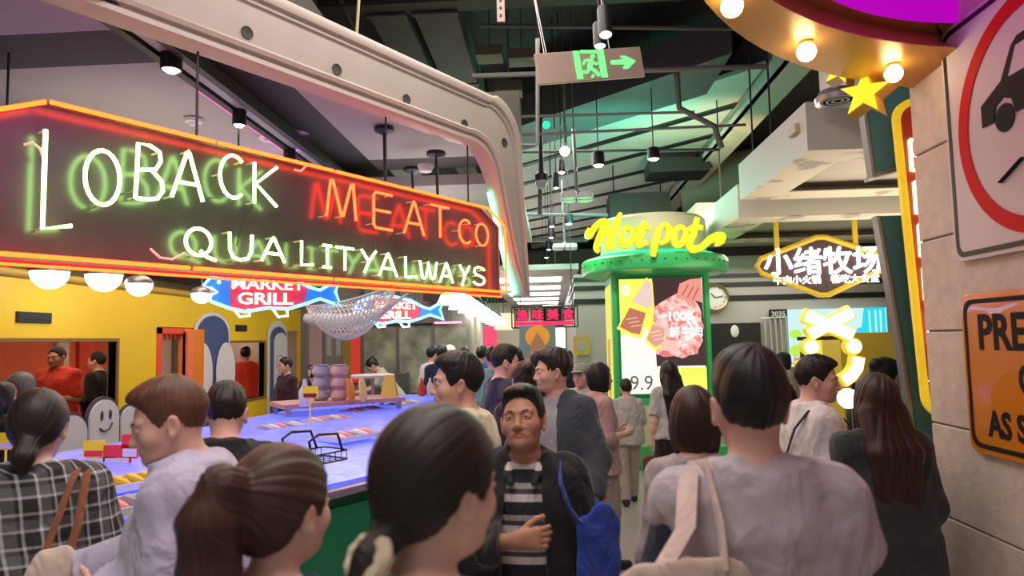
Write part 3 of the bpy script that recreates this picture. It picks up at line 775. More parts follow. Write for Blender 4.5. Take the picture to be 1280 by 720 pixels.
# spotlights on the hall's track
def spot(px, py, Y, r, L, label, tilt=0, wire=.9, glowm=None, name='track_spotlight', group=None):
    q = at(px, py, Y); o = empty(name, q, label, 'spotlight', group)
    d = Vector((0, 0, 1)); A = lambda x, y, z: (q[0]+x, q[1]+y*cos(tilt)+z*sin(tilt), q[2]+z*cos(tilt)-y*sin(tilt))
    b = MB(); b.lathe([(r*.86, .03), (r*.86, .0), (r, .0), (r, L), (r*.9, L+.01), (0, L+.01)], None, 18, axis=A, cap=False); b.build('housing', M_black, o, True)
    b = MB(); b.lathe([(0, -.25*r), (r*.5, -.2*r), (r*.85, .01)], None, 18, axis=A); b.build('lens', glowm or M_lampw, o)
    if wire:
        wire = 6.2-q[2]-L if q[2] > 3.72 or q[1] > 8 else wire
        b = MB(); t = A(0, 0, L); b.tube([t, (t[0], t[1], t[2]+wire)], .008, 6); b.build('stem', M_dark, o)
    return o
spot(757, 44, 4.6, .05, .22, 'black spotlight just above the exit sign', .25)
spot(750, 58, 5.6, .055, .2, 'bright spotlight half hidden behind the top of the exit sign', .1)
spot(748, 207, 9.0, .085, .17, 'wide black spotlight left of the beam above the kiosk', 0, .3)
spot(817, 199, 9.0, .085, .14, 'dim wide downlight beside the steel beam over the kiosk', 0, .3)
spot(702, 216, 9.0, .05, .17, 'slim black spotlight over the corridor, beside the dome camera', .2)
spot(695, 235, 9.2, .045, .2, 'slim black spotlight just below the dome camera side', 0)
spot(711, 280, 10.5, .07, .14, 'black spotlight above the second pendant cluster', 0)
for px, py, Y, lb in ((690, 283, 12, 'first'), (689, 297, 13.2, 'second'), (686, 312, 14.5, 'third'), (683, 322, 16, 'fourth'), (679, 331, 18, 'fifth')):
    spot(px, py, Y, .06, .18, lb + ' small spotlight from the left kiosk edge along the receding corridor track', 0)
q = at(706, 189, 8.8); o = empty('globe_lamp', q, 'round white globe lamp hanging over the corridor', 'lamp')
b = MB(); b.ball(q, .065, 18); b.build('globe', M_warm, o, True); b = MB(); b.tube([q+(0, 0, .06), (q[0], q[1], 6.2)], .007, 6); b.lathe([(.03, .05), (.035, .1), (0, .1)], q, 12); b.build('stem', M_steel, o)
q = at(677, 228, 8.6); o = empty('dome_camera', q, 'white dome security camera under a black pole', 'camera')
b = MB(); b.lathe([(0, -.09), (.05, -.075), (.075, -.02), (.075, .02)], q, 20); b.build('dome', mat('dome_pale', (.45, .42, .42), .2), o, True)
b = MB(); b.lathe([(.08, .02), (.085, .1), (.05, .14), (0, .14)], q, 20); b.tube([q+(0, 0, .1), (q[0], q[1], 6.2)], .03, 8); b.build('mount', M_black, o, True)
def cluster(px, py, Y, s, label):
    q = at(px, py, Y); o = empty('pendant_cluster', q, label, 'lamp', 'lamp clusters along the corridor')
    b = MB(); b.tube([q+(0, 0, .05*s), q+(-.02*s, .0, .9*s)], .022*s, 8); b.tube([q+(-.02*s, 0, .9*s), (q[0]-.02*s, q[1], 6.2)], .008, 6); b.lathe([(0, .02*s), (.06*s, .02*s), (.05*s, .08*s), (0, .08*s)], q, 12); b.build('stem', M_steel, o)
    for k in range(4):
        a = pi/4+k*pi/2; c = q+(cos(a)*.15*s, sin(a)*.15*s, -.02*s)
        b = MB(); b.lathe([(0, 0), (.085*s, .0)], c, 16); b.lathe([(0, -.006*s), (.085*s, 0)], c, 16); hd_ = b.build('bulb', M_lampw, o)
        b = MB(); b.lathe([(.09*s, -.01*s), (.1*s, .0), (.09*s, .06*s), (0, .07*s)], c, 16); b.build('shade', M_white, o, True)
cluster(721, 247, 8.6, 1.0, 'four-lamp pendant nearest, hanging over the corridor above the kiosk left')
cluster(706, 309, 12.2, 1.1, 'four-lamp pendant second along the corridor')
cluster(695, 343, 17, 1.2, 'four-lamp pendant third along the corridor')
cluster(687, 362, 23, 1.4, 'four-lamp pendant far down the corridor')
q = at(683, 161, 8.2); b = MB(); b.ball(q+(0, 0, .05), .05, 10); b.build('green_indicator', glow('green_led', (.02, .6, .3), 2), None, True, label='tiny green indicator lamp in the dark ceiling below the exit sign', cat='lamp')

# exit sign
e0, e1 = at(668, 67, 5.0), at(800, 58, 5.25); eu = (e1-e0); EW = np.linalg.norm(eu); eu = eu/EW; ev = at(669, 106, 5.0)-e0; EH = np.linalg.norm(ev); ev = -ev/EH; en = np.cross(eu, ev); ev = np.cross(en, eu)
EX = Frame(e0-ev*EH, eu, ev, en); ex = empty('exit_sign', EX(EW/2, 0, 0), 'hanging emergency exit sign with a green running figure and arrow', 'sign')
b = MB(); b.box((0, 0, -.03), (EW, EH, 0), 0, EX); b.build('plate', mat('sign_bronze', (.50, .40, .30), .4, .15), ex, bevel=.004)
EG = glow('exit_green', (.16, 1.0, .22), 1.6); PXE = lambda x, y: ((x-668)/133*EW, EH-(y-(67-(x-668)*.068))/40.*EH)
def eg(polys, name):
    b = MB()
    for p in polys: b.prism(p, .001, .006, EX)
    return b.build(name, EG, ex)
R_ = lambda x0, y0, x1, y1: [PXE(x0, y1), PXE(x1, y1), PXE(x1, y0), PXE(x0, y0)]
eg([R_(715, 64, 722, 101), R_(745, 62, 753, 99), R_(724, 63, 744, 67)], 'door_symbol')
b = MB()
lb_ = lambda pts, r: b.tube([EX(*PXE(x, y), .004) for x, y in pts], r*EW/133, 6, flat=(1, 1))
b.ball(EX(*PXE(738.5, 71.5), .004), 2.8*EW/133, 10)
lb_([(736, 77), (732, 86)], 3.2); lb_([(732, 86), (739, 91), (743, 97)], 1.9); lb_([(732, 86), (729, 92), (722.5, 92)], 1.9); lb_([(736, 76), (740, 81), (744, 81)], 1.5); lb_([(734, 76), (728, 77), (725, 82)], 1.5); lb_([(736, 96), (733, 99)], 1.5)
b.build('running_figure', EG, ex, True)
eg([[PXE(x, y) for x, y in ((760, 82), (760, 77), (776, 76), (773, 71), (780, 71), (792, 78), (781, 88), (774, 88), (777, 82))]], 'arrow')
b = MB()
for u, du in ((.075*EW/.8, -.02), (.1, -.05), (.62, .01)): b.tube([EX(u, EH, -.015), EX(u+du, EH+1.6, -.015)], .004, 5)
b.build('cable', M_steel, ex)
# ---------------------------------------------------------------- the stall: cream arch, neon sign, ceiling
OUT = [(-7.5, 4.1), (-4.5, 4.1), (-2.5, 4.1), (-.9, 4.1), (-.05, 4.1)] + arc(-.05, 3.66, .47, 90, 0, 10)[1:] + [(.43, 3.4), (.45, 3.0), (.47, 2.6), (.48, 2.16)]
INN = [(-7.5, 3.55), (-4.5, 3.55), (-2.5, 3.55), (-1.2, 3.55), (-.55, 3.55)] + [(-.50, 3.553), (-.44, 3.555), (-.38, 3.55), (-.33, 3.54), (-.27, 3.53), (-.22, 3.50), (-.17, 3.46), (-.12, 3.41), (-.08, 3.35), (-.05, 3.30)] + [(.02, 3.10), (.12, 2.80), (.25, 2.46), (.41, 2.16)]
SECT = [(0, -.10), (0, .0), (.03, .045), (.10, .06), (.17, .05), (.19, .02), (.215, .02), (.225, .035), (.25, .035), (.262, .015), (.29, .015), (.30, .028), (.76, .028), (.77, .05), (.80, .06), (.85, .05), (.87, .02), (.90, .02), (.91, .045), (.97, .05), (1.0, .02), (1.0, -.10)]
ar = empty('archway_frame', SG(-2, 0, 0), 'big cream moulded archway frame over the stall, rounded at its right end', 'archway')
b = MB(); V = []; n = len(SECT)
for (ou, ov), (iu, iv) in zip(OUT, INN):
    for t, d in SECT: V.append(SG(ou+(iu-ou)*t, ov+(iv-ov)*t, d))
Fc = [(i*n+k, i*n+(k+1) % n, (i+1)*n+(k+1) % n, (i+1)*n+k) for i in range(len(OUT)-1) for k in range(n)]
Fc += [tuple(range(n)), tuple(range(len(OUT)*n-1, (len(OUT)-1)*n-1, -1))]
b.add(V, Fc); b.build('frame', M_cream, ar, True)
for u, v in ((-3.45, 3.75), (-2.72, 3.75), (-1.98, 3.74), (-1.25, 3.72), (-.5, 3.70), (.12, 3.67)):
    b = MB(); FR = lambda x, y, z: SG(u+x, v+y, .03+z); b.lathe([(.0, .004), (.035, .004), (.042, .008), (.042, -.01)], None, 20, axis=FR); b.build('lamp_hole', mat('hole_dark', (.05, .045, .035), .7), ar, True)
b = MB(); b.tube([SG(u, v, -.06) for u, v in ((-.03, 3.16), (.09, 2.84), (.22, 2.47), (.37, 2.18))], .020, 8); b.build('light_strip', glow('strip_cyan', (.10, 1.0, .55), 9), ar)
b = MB(); b.tube([SG(u, 3.562, -.075) for u in (-7, -4, -2, -.6)], .013, 6); b.build('pink_rim_glow', glow('rim_glow_pink', (1.0, .38, .60), 1.5), ar)  # added glowing strip, stands in for pink light falling on the lower rim

NW = glow('neon_white_green', (.50, 1.0, .25), 13); NR = glow('neon_red', (1.0, .028, .006), 17); NRB = glow('neon_red_border', (1.0, .033, .003), 17)
sg = empty('neon_sign', SG(-2, 2.16, 0), 'long dark neon sign reading LOBACK MEATCO QUALITYALWAYS hung under the archway', 'sign')
CO = [(-4.16, 2.16), (.02, 2.16), (.02, 2.81), (-.25, 2.96), (-3.87, 2.97), (-4.16, 2.83)]
b = MB(); b.prism(CO, -.12, 0, SG); b.build('board', mat('sign_board', (.055, .045, .052), .26, noise=.25, nscale=2.5, spec=.8), sg)
b = MB()
for i in range(6):
    (a0, a1), (c0, c1) = CO[i], CO[(i+1) % 6]; b.tube([SG(a0, a1, .0), SG(c0, c1, .0)], .014, 6)
b.build('edge_trim', mat('sign_edge', (.12, .05, .05), .4, .4), sg)
BO = lambda e: [(-4.16+e, 2.16+e), (.02-e, 2.16+e), (.02-e, 2.81-e*.4), (-.25-e*.3, 2.96-e), (-3.87+e*.3, 2.97-e), (-4.16+e, 2.83-e*.4)]
P6 = BO(.015)
def tubes(u0, v0, u1, v1, k, gap=.012):
    for j in range(k):
        f0, f1 = j/k, (j+1)/k; L = sqrt((u1-u0)**2+(v1-v0)**2); g = gap/L
        b = MB(); b.tube([SG(u0+(u1-u0)*(f0+g), v0+(v1-v0)*(f0+g), .10), SG(u0+(u1-u0)*(f1-g), v0+(v1-v0)*(f1-g), .10)], .0115, 8)
        o = b.build('border_tube', NRB, sg, True)
tubes(*P6[0], *P6[1], 4); tubes(*P6[1], *P6[2], 1); tubes(*P6[2], *P6[3], 1); tubes(*P6[3], *P6[4], 4); tubes(*P6[4], *P6[5], 1); tubes(*P6[5], *P6[0], 1)
b = MB(); b.tube([SG(-4.16, 2.135, .03), SG(.02, 2.135, .03)], .008, 6); b.build('lower_border_tube', NRB, sg, True)
GL = {'O': [arc(.5, .5, .5, 90, 450, 22, .5)],
 'L': [[(0, 1), (0, .5), (0, 0), (.9, .06)]], 'B': [[(.0, 0), (.06, 1), (.5, 1.0), (.85, .92), (.9, .75), (.72, .58), (.1, .52)], [(.6, .54), (.95, .38), (1, .2), (.8, .05), (.4, .0), (0, 0)]],
 'A': [[(0, 0), (.46, .96), (.5, 1), (.54, .96), (1, 0)], [(.18, .33), (.85, .33)]], 'C': [arc(.55, .5, .55, 50, 310, 18, .5)],
 'K': [[(0, 1), (0, 0)], [(1, 1), (.06, .48), (1, .0)]], 'M': [[(0, 0), (.14, .97), (.2, 1), (.5, .06), (.55, .06), (.84, .97), (.9, 1), (1, 0)]],
 'E': [[(1, 1), (.12, 1), (0, .9), (0, .1), (.12, 0), (1, 0)], [(0, .5), (.9, .5)]], 'T': [[(0, 1), (1, 1)], [(.5, 1), (.5, 0)]],
 'Q': [arc(.42, .56, .42, 90, 450, 20, .44), [(.48, .28), (.68, .1), (1, .0)]], 'U': [[(0, 1), (.02, .35), (.16, .08), (.48, 0), (.82, .08), (.97, .35), (1, 1)]],
 'I': [[(.5, 1), (.5, 0)], [(0, 1), (1, 1)], [(0, 0), (1, 0)]], 'Y': [[(0, 1), (.5, .5)], [(1, 1), (.5, .5), (.2, 0)]],
 'W': [[(0, 1), (.14, .08), (.24, .02), (.34, .1), (.5, .95), (.64, .1), (.74, .02), (.84, .08), (1, 1)]],
 'S': [[(.95, .86), (.7, .98), (.4, 1), (.12, .9), (.06, .72), (.2, .58), (.5, .52), (.85, .42), (.98, .24), (.85, .08), (.55, 0), (.25, .02), (.0, .14)]]}
LET = [('L', 55, 95, 166, 288, 0), ('O', 106, 150, 188, 256, 0), ('B', 170, 204, 182, 250, 0), ('A', 215, 254, 189, 249, 0), ('C', 275, 305, 194, 247, 0), ('K', 318, 346, 206, 256, 0),
 ('M', 408, 445, 226, 273, 1), ('E', 467, 490, 242, 286, 1), ('A', 505, 530, 252, 293, 1), ('T', 539, 561, 258, 297, 1), ('C', 574, 589, 275, 304, 1), ('O', 595, 610, 280, 307, 1),
 ('Q', 232, 270, 286, 324, 0), ('U', 287, 315, 292, 325, 0), ('A', 327, 356, 297, 327, 0), ('L', 377, 393, 302, 332, 0), ('I', 404, 414, 307, 334, 0), ('T', 420, 442, 310, 338, 0), ('Y', 452, 470, 313, 341, 0),
 ('A', 474, 496, 317, 345, 0), ('L', 507, 523, 322, 347, 0), ('W', 525, 546, 327, 349, 0), ('A', 550, 566, 329, 353, 0), ('Y', 575, 587, 332, 357, 0), ('S', 592, 606, 334, 356, 0)]
for ch, x0, x1, y0, y1, red in LET:
    ym, xm = (y0+y1)/2, (x0+x1)/2; u0 = SG.uv(x0, ym, .085)[0]; u1 = SG.uv(x1, ym, .085)[0]; v1 = SG.uv(xm, y0, .085)[1]; v0 = SG.uv(xm, y1, .085)[1]
    b = MB(); lean = .0
    for st in GL[ch]: b.tube([SG(u0+(u1-u0)*x, v0+(v1-v0)*y, .085) for x, y in st], .0105 if y1-y0 > 30 else .0095, 8)
    o = b.build('neon_letter', NR if red else NW, sg, True)
    for st in GL[ch][:1]:
        for q in (st[0], st[len(st)//2]):
            b = MB(); b.tube([SG(u0+(u1-u0)*q[0], v0+(v1-v0)*q[1], .0), SG(u0+(u1-u0)*q[0], v0+(v1-v0)*q[1], .08)], .006, 6); b.build('glass_support', mat('glass_support', (.4, .42, .35), .2), o)
M_wire = mat('wire_black', (.03, .03, .025), .5)
for pts in (((95, 277), (110, 262), (124, 255)), ((148, 243), (160, 241), (172, 236)), ((255, 248), (265, 247), (276, 246)), ((316, 256), (300, 285), (296, 308)), ((303, 205), (312, 206), (320, 206)), ((372, 328), (375, 330), (380, 326)), ((440, 290), (466, 300), (466, 310)), ((600, 330), (603, 318), (606, 310))):
    b = MB(); b.tube([SG(*SG.uv(x, y, .05), .05) for x, y in pts], .0045, 5); b.build('wire', M_wire, sg, True)
for pts in (((30, 181), (40, 178), (50, 186), (54, 196)), ((188, 311), (200, 322), (215, 324), (231, 316)), ((368, 212), (376, 214), (384, 206))):
    b = MB(); b.tube([SG(*SG.uv(x, y, .08), .08) for x, y in pts], .007, 6); b.build('electrode', mat('electrode_glass', (.75, .45, .35), .3, emit=.5), sg, True)
for u in (-3.0, -1.4, -.35):
    b = MB(); b.tube([SG(u, 2.96, -.06), SG(u, 3.7, -.06)], .008, 6); b.build('hanger', M_dark, sg)

# stall ceiling
M_sc = mat('stall_ceiling', (.42, .39, .34), .8, noise=.04, nscale=2)
def slab(poly, z, t=.12, name='ceiling_1'):
    b = MB(); b.prism(poly, z, z+t, XY); return b.build(name, M_sc, kind='structure')
slab([(-8, 4.45), (-2.55, 4.45), (-2.55, 10.2), (-8, 10.2)], 3.70); slab([(-8, 0), (-4.4, 0), (-2.55, 3.0), (-2.55, 3.95), (-8, 3.95)], 3.70)
slab([(-1.95, 4.6), (-1.75, 4.7), (-.3, 6.95), (-.3, 7.15), (-1.95, 7.15)], 3.70); slab([(-8, 10.3), (-2.6, 10.3), (-2.6, 7.6), (-.35, 7.6), (-.35, 12.4), (-8, 12.4)], 3.5)
b = MB(); b.box((-8, 3.95, 3.7), (-2.5, 4.45, 4.6)); b.box((-2.55, 4.45, 3.82), (-1.95, 10.2, 4.6)); b.box((-1.95, 7.15, 3.7), (-.3, 7.6, 4.4)); b.build('ceiling_2', mat('recess_olive', (.075, .068, .055), .8), kind='structure')
def _b(b): b.box((-2.62, 3.2, 3.64), (-2.56, 9.9, 3.70)); b.box((-2.42, 3.2, 3.62), (-2.36, 9.9, 3.72))
o = thing_mesh('light_track', 'black lighting track with a pale rail running across the stall ceiling', 'track', _b, M_dark)
b = MB(); b.box((-2.54, 3.2, 3.66), (-2.44, 9.9, 3.72)); b.build('rail', mat('rail_grey', (.35, .33, .33), .4), o)
b = MB(); b.box((-2.66, 4.9, 3.665), (-2.64, 9.7, 3.685)); b.build('magenta_strip', glow('strip_magenta', (1.0, .06, .45), 3), o)
spot(214, 88, 4.25, .068, .22, 'black cylinder spotlight nearest on the stall ceiling', 0, .25)
spot(299, 157, 5.35, .055, .21, 'black cylinder spotlight on the track behind the sign peak', 0, .35)
spot(362, 203, 6.5, .06, .2, 'black cylinder spotlight on the track beside the round speaker', 0, .3)
q = atz(242, 149, 3.69); o = empty('smoke_detector', q, 'small white smoke detector on the stall ceiling', 'detector')
b = MB(); b.lathe([(0, -.06), (.03, -.055), (.045, -.03), (.05, -.028)], q, 20); b.build('sensor', M_white, o, True); b = MB(); b.lathe([(.0, -.03), (.07, -.028), (.075, 0), (0, .0)], q, 20); b.build('base', M_white, o, True)
q = atz(532, 206, 3.49); b = MB(); b.lathe([(0, -.09), (.06, -.07), (.08, -.02), (.08, 0), (0, 0)], q, 18); b.build('ceiling_sensor', M_white, None, True, label='white dome sensor on the ceiling behind the right end of the neon sign', cat='detector')
q = atz(344, 173, 3.69); o = empty('ceiling_speaker', q, 'round white ceiling speaker beside the light track', 'speaker')
b = MB(); b.lathe([(.10, -.01), (.15, -.012), (.155, 0)], q, 28, cap=False); b.build('ring', M_white, o, True); b = MB(); b.lathe([(0, -.006), (.1, -.008)], q, 28); b.build('grille', mat('grille_grey', (.25, .25, .25), .7), o)
for px, py, L, z, lb in ((480, 160, 1.15, 3.69, 'black pendant rod with a ceiling cup, behind the letters MEAT'), (515, 210, .7, 3.49, 'shorter black pendant rod with a ceiling cup, farther back'), (545, 190, .8, 3.49, 'wavy black cable hanging behind the sign end')):
    q = atz(px, py, z); o = empty('pendant_rod', q, lb, 'rod')
    b = MB(); b.tube([q, q+(0.01, 0, -L*.5), q+(0, 0, -L)], .014, 6); b.build('rod', M_black, o); b = MB(); b.lathe([(.09, 0), (.09, -.03), (.03, -.06), (0, -.06)], q, 16); b.build('cup', M_black, o, True)
for px, py, Y, lb in ((10, 100, 4.2, 'thin dark suspension rod at the left end of the sign'), (298, 185, 5.4, 'thin dark rod hanging below the track spotlight')):
    q = at(px, py, Y); b = MB(); b.tube([q+(0, 0, .35), q+(0, 0, -.3)], .008, 6); b.build('suspension_rod', M_dark, label=lb, cat='rod')
lamp('stall_light_front', 'AREA', (-3.6, 6.2, 3.55), 60, (1.0, .84, .66), 1.0, 3.0)
lamp('stall_light_back', 'AREA', (-2.6, 9.5, 3.3), 55, (1.0, .88, .75), 1.5, 2.5)
lamp('track_purple_wash', 'AREA', (-2.72, 6.6, 3.3), 3, (.75, .25, 1.0), .1, 2.0, target=(-3.3, 6.8, 3.7))
lamp('stall_bounce_fill', 'AREA', (-3.4, 6.2, 2.95), 13, (1.0, .84, .64), 1.6, 3.0, target=(-3.4, 6.3, 3.7))  # added unseen fill, stands in for light bounced up to the stall ceiling
lamp('stall_bounce_fill_end', 'AREA', (-1.3, 7.4, 3.0), 6, (1.0, .86, .78), .6, 2.0, target=(-1.3, 7.4, 3.7))  # second added fill for the ceiling, no fitting here

# glowing half-globe pendants along the train
for px, py, Y, r, lb in ((62, 340, 4.9, .13, 'nearest half-globe pendant lamp under the sign, before the train'), (174, 355, 5.95, .112, 'second half-globe pendant lamp along the train front'), (252, 367, 7.0, .105, 'third half-globe pendant lamp beside the fish sign'), (130, 344, 5.9, .15, 'wide half-globe pendant lamp set back between the first two')):
    q = at(px, py, Y); o = empty('pendant_lamp', q, lb, 'lamp', 'half-globe pendants over the counter')
    b = MB(); b.lathe([(r*sin(radians(a)), -r*cos(radians(a))) for a in range(0, 91, 10)], q, 24); b.build('diffuser', M_lampw, o, True)
    b = MB(); b.lathe([(r*1.08*cos(radians(a)), r*.75*sin(radians(a))) for a in range(0, 91, 15)], q, 24); b.tube([q+(0, 0, r*.7), q+(0, 0, 1.1)], .01, 6); b.build('shade', mat('shade_grey', (.22, .2, .19), .3, .4), o, True)

# ---------------------------------------------------------------- yellow railway carriage stall
TX = -4.6; M_y = mat('train_yellow', (.80, .53, .010), .45, noise=.04, nscale=1.5); M_red = mat('interior_red', (.75, .07, .03), .5); M_or = mat('door_orange', (.80, .22, .015), .35)
TF = Frame((TX, 0, 0), (0, 1, 0), (0, 0, 1), (1, 0, 0))
tr = empty('train_carriage', (TX-1.2, 8, 0), 'yellow railway carriage stall front with orange doors and serving windows', 'carriage')
b = MB(); TPY = 2.36
def wall_box(y0, y1, z0, z1): b.box((y0, z0, -.08), (y1, z1, 0), 0, TF)
wall_box(3.2, 12.35, 1.96, TPY); wall_box(3.2, 4.4, .1, 1.96); wall_box(4.4, 6.93, .1, 1.0); wall_box(4.4, 6.93, 1.79, 1.96); wall_box(6.93, 7.66, .1, 1.96); wall_box(8.66, 9.18, .1, 1.96); wall_box(9.18, 10.62, .1, .92); wall_box(9.18, 10.62, 1.76, 1.96); wall_box(10.62, 11.5, .1, 1.96); wall_box(12.2, 12.35, .1, 1.96)
b.build('body_side', M_y, tr)
b = MB(); b.tube([TF(3.2, TPY+.02, -.03), TF(12.35, TPY+.02, -.03)], .05, 10); b.build('gutter', mat('train_gold_edge', (.45, .27, .02), .4), tr, True)
b = MB(); b.prism([(-.02, TPY+.02), (-.35, TPY+.2), (-.9, TPY+.30), (-1.6, TPY+.30), (-2.6, TPY+.05)], 3.2, 12.35, Frame((TX, 0, 0), (1, 0, 0), (0, 0, 1), (0, 1, 0))); b.build('roof', mat('train_roof', (.10, .075, .03), .5), tr)
b = MB(); b.box((3.2, 0, -2.7), (12.35, .1, -.02), 0, TF); b.build('floor', M_dark, tr)
b = MB(); b.box((3.2, .1, -2.7), (12.35, 2.3, -2.6), 0, TF); b.build('interior_wall', mat('interior_coral', (.80, .16, .07), .6, noise=.2, nscale=1.2), tr)
b = MB(); b.box((3.2, 2.22, -2.6), (12.35, 2.3, -.1), 0, TF); b.build('inner_ceiling', M_white, tr)
for y in (5.2, 7.9, 9.9, 11.8):
    b = MB(); b.box((y-.5, 2.19, -1.6), (y+.5, 2.22, -.9), 0, TF); b.build('ceiling_light', glow('carriage_light', (1, .72, .5), 5), tr)
for y0, y1, c in ((4.4, 4.95, 'w'), (5.02, 5.3, 'o'), (6.3, 6.45, 'w'), (6.6, 6.9, 'r'), (7.9, 8.25, 'w'), (9.3, 9.45, 'w'), (9.6, 9.72, 'b'), (10.35, 10.5, 'w')):
    b = MB(); yy = y0+(y0)*.52; b.box((y0*1.5, .9, -2.58), (y1*1.5, 1.95, -2.54), 0, TF); b.build('wall_panel', {'w': mat('panel_white', (.7, .66, .62), .5), 'o': M_or, 'r': M_red, 'b': mat('panel_brown', (.2, .08, .03), .6)}[c], tr)
def winframe(y0, y1, z0, z1, m=None):
    b = MB(); w_ = .035
    for a in ((y0-w_, y1+w_, z1, z1+w_), (y0-w_, y1+w_, z0-w_, z0), (y0-w_, y0, z0, z1), (y1, y1+w_, z0, z1)): b.box((a[0], a[2], -.09), (a[1], a[3], .015), 0, TF)
    return b.build('window_frame', m or mat('frame_brown', (.22, .10, .03), .5), tr)
winframe(4.4, 6.93, 1.0, 1.79); winframe(9.18, 10.62, .92, 1.76)
b = MB(); b.box((7.66, .1, -.1), (7.76, 1.95, .01), 0, TF); b.box((7.66, 1.88, -.1), (8.4, 1.95, .01), 0, TF); b.build('door_frame', M_red, tr)
b = MB(); b.box((8.22, .1, -.06), (8.66, 1.94, .05), 0, TF); dl = b.build('door_leaf', M_or, tr, bevel=.012)
b = MB(); b.box((8.22, .1, .0), (8.36, 1.9, .065), 0, TF); b.build('door_edge', mat('door_coral', (.85, .20, .08), .4), dl)
for i in range(5):
    b = MB(); y = 7.78+i*.1; b.prism([(y, 1.9), (y+.045, 1.80), (y+.09, 1.9)], -.06, -.04, TF); b.build('pennant', M_red, tr)
b = MB(); b.box((11.5, .1, -.3), (12.2, 1.95, -.26), 0, TF); d2 = b.build('red_door', M_red, tr); b = MB(); b.box((11.65, 1.05, -.26), (12.05, 1.5, -.25), 0, TF); b.build('door_window', mat('window_dark', (.1, .02, .02), .2), d2)
for y0, y1, z in ((5.57, 5.98, 1.96), (9.62, 9.98, 1.93)):
    b = MB(); b.box((y0, z, -.01), (y1, z+.095, .012), 0, TF); vo = b.build('vent', M_black, tr)
    for i in range(4):
        b = MB(); b.box((y0+.01, z+.008+i*.022, .005), (y1-.01, z+.018+i*.022, .02), 0, TF); b.build('vent_slat', M_dark, vo)
b = MB(); b.box((4.2, .93, -.15), (7.0, .98, .32), 0, TF); b.build('serving_shelf', M_steel, tr)
# painted cut-out shapes on the side
def cutout(name, polys, mats, par=None, d0=.012):
    o = None
    for i, (pl_, m_) in enumerate(zip(polys, mats)):
        b = MB(); b.prism(pl_, d0+.012*i, d0+.012*(i+1), TF); x = b.build(name if o is None else 'cutout_layer', m_, par if o is None else o)
        o = o or x
    return o
M_cb = mat('cutout_blue', (.05, .085, .22), .4); M_cw = mat('cutout_white', (.70, .66, .68), .4); M_cl = mat('cutout_line', (.05, .05, .09), .5)
pill = lambda c, w_, z0, z1: [(c-w_, z0)] + [(c+w_, z0)] + arc(c, z1-w_*.62, w_, 0, 180, 16, w_*.62)
cutout('arched_mural', [pill(8.93, .48, .1, 2.18), pill(8.93, .42, .1, 2.13), arc(8.62, 1.35, .27, 0, 360, 24, .42), arc(9.24, 1.35, .27, 0, 360, 24, .42)], [M_cw, M_cb, M_cw, M_cw], tr)
cutout('arched_mural', [pill(11.1, .40, .1, 2.12), pill(11.12, .33, .1, 2.02), pill(11.18, .27, .1, 1.92)], [M_cw, M_cb, M_cw], tr)
for z in (1.35, 1.05):
    b = MB(); b.tube([TF(10.98, z, .05), TF(11.2, z+.02, .05), TF(11.22, z+.2, .05), TF(11.0, z+.18, .05)], .012, 5, True); b.build('mural_line', mat('mural_lilac', (.35, .33, .5), .5), tr)
# smiling white cut-out boards under the serving window
GF = Frame((TX+.34, 0, 0), (0, 1, 0), (0, 0, 1), (1, 0, 0))
def blob(label, c, z0, w_, h, face):
    o = empty('blob_cutout', GF(c, z0, 0), label, 'decoration', 'white cut-out boards below the carriage window')
    P = [(c-w_, z0), (c+w_, z0)] + arc(c, z0+h-w_*.9, w_, 0, 180, 16, w_*.9)
    b = MB(); b.prism([(c+(u-c)*1.12, z0+(v-z0)*1.06) for u, v in P], 0, .02, GF); b.build('outline', M_cl, o)
    b = MB(); b.prism(P, .021, .04, GF); b.build('face_board', M_cw, o)
    if face:
        for dx in (-.05, .07):
            b = MB(); b.prism(arc(c+dx, z0+h*.72, .02, 0, 360, 12, .045), .041, .046, GF); b.build('eye', M_cl, o)
        b = MB(); b.tube([GF(c-.08, z0+h*.5, .043), GF(c-.02, z0+h*.44, .043), GF(c+.06, z0+h*.46, .043), GF(c+.1, z0+h*.56, .043)], .01, 5); b.build('mouth', M_cl, o)
blob('white rounded cut-out board with a smiling face below the carriage window', 6.22, .72, .21, .52, True)
blob('plain white cut-out board left of the smiling one', 5.78, .68, .20, .46, False)
blob('small white cut-out board right of the smiling one, by the young man', 6.62, .72, .15, .42, False)
# ---------------------------------------------------------------- end wall of the stall, kitchen glass
b = MB(); b.box((-9, 12.5, 0), (-1.5, 12.7, 3.5)); b.build('wall_back_stall', mat('stall_wall', (.40, .36, .34), .7), kind='structure')
EF = Frame((0, 12.5, 0), (1, 0, 0), (0, 0, 1), (0, -1, 0))
b = MB(); b.box((-4.55, 0, .02), (-4.28, 2.4, .08), 0, EF); b.build('pink_wall_panel', mat('panel_pink', (.52, .36, .40), .6), label='narrow pink wall panel between the carriage end and the grey door', cat='panel')
o = empty('grey_door', EF(-4.05, 0, .02), 'grey panelled kitchen door with two small windows', 'door')
b = MB(); b.box((-4.26, 0, .02), (-3.88, 2.1, .07), 0, EF); b.build('leaf', mat('door_grey', (.24, .25, .25), .4, .3), o)
for u in (-4.2, -4.02):
    b = MB(); b.box((u, 1.5, .07), (u+.1, 1.95, .08), 0, EF); b.build('door_window', mat('door_glass', (.42, .43, .4), .15), o)
b = MB(); b.box((-3.88, 0, .02), (-3.72, 2.5, .12), 0, EF); b.build('olive_pillar', mat('olive_paint', (.32, .24, .03), .5), label='olive yellow pillar beside the red hanging banner', cat='pillar', kind='thing')
o = empty('red_banner', EF(-3.66, 1.1, .1), 'red vertical banner beside the kitchen glass', 'banner')
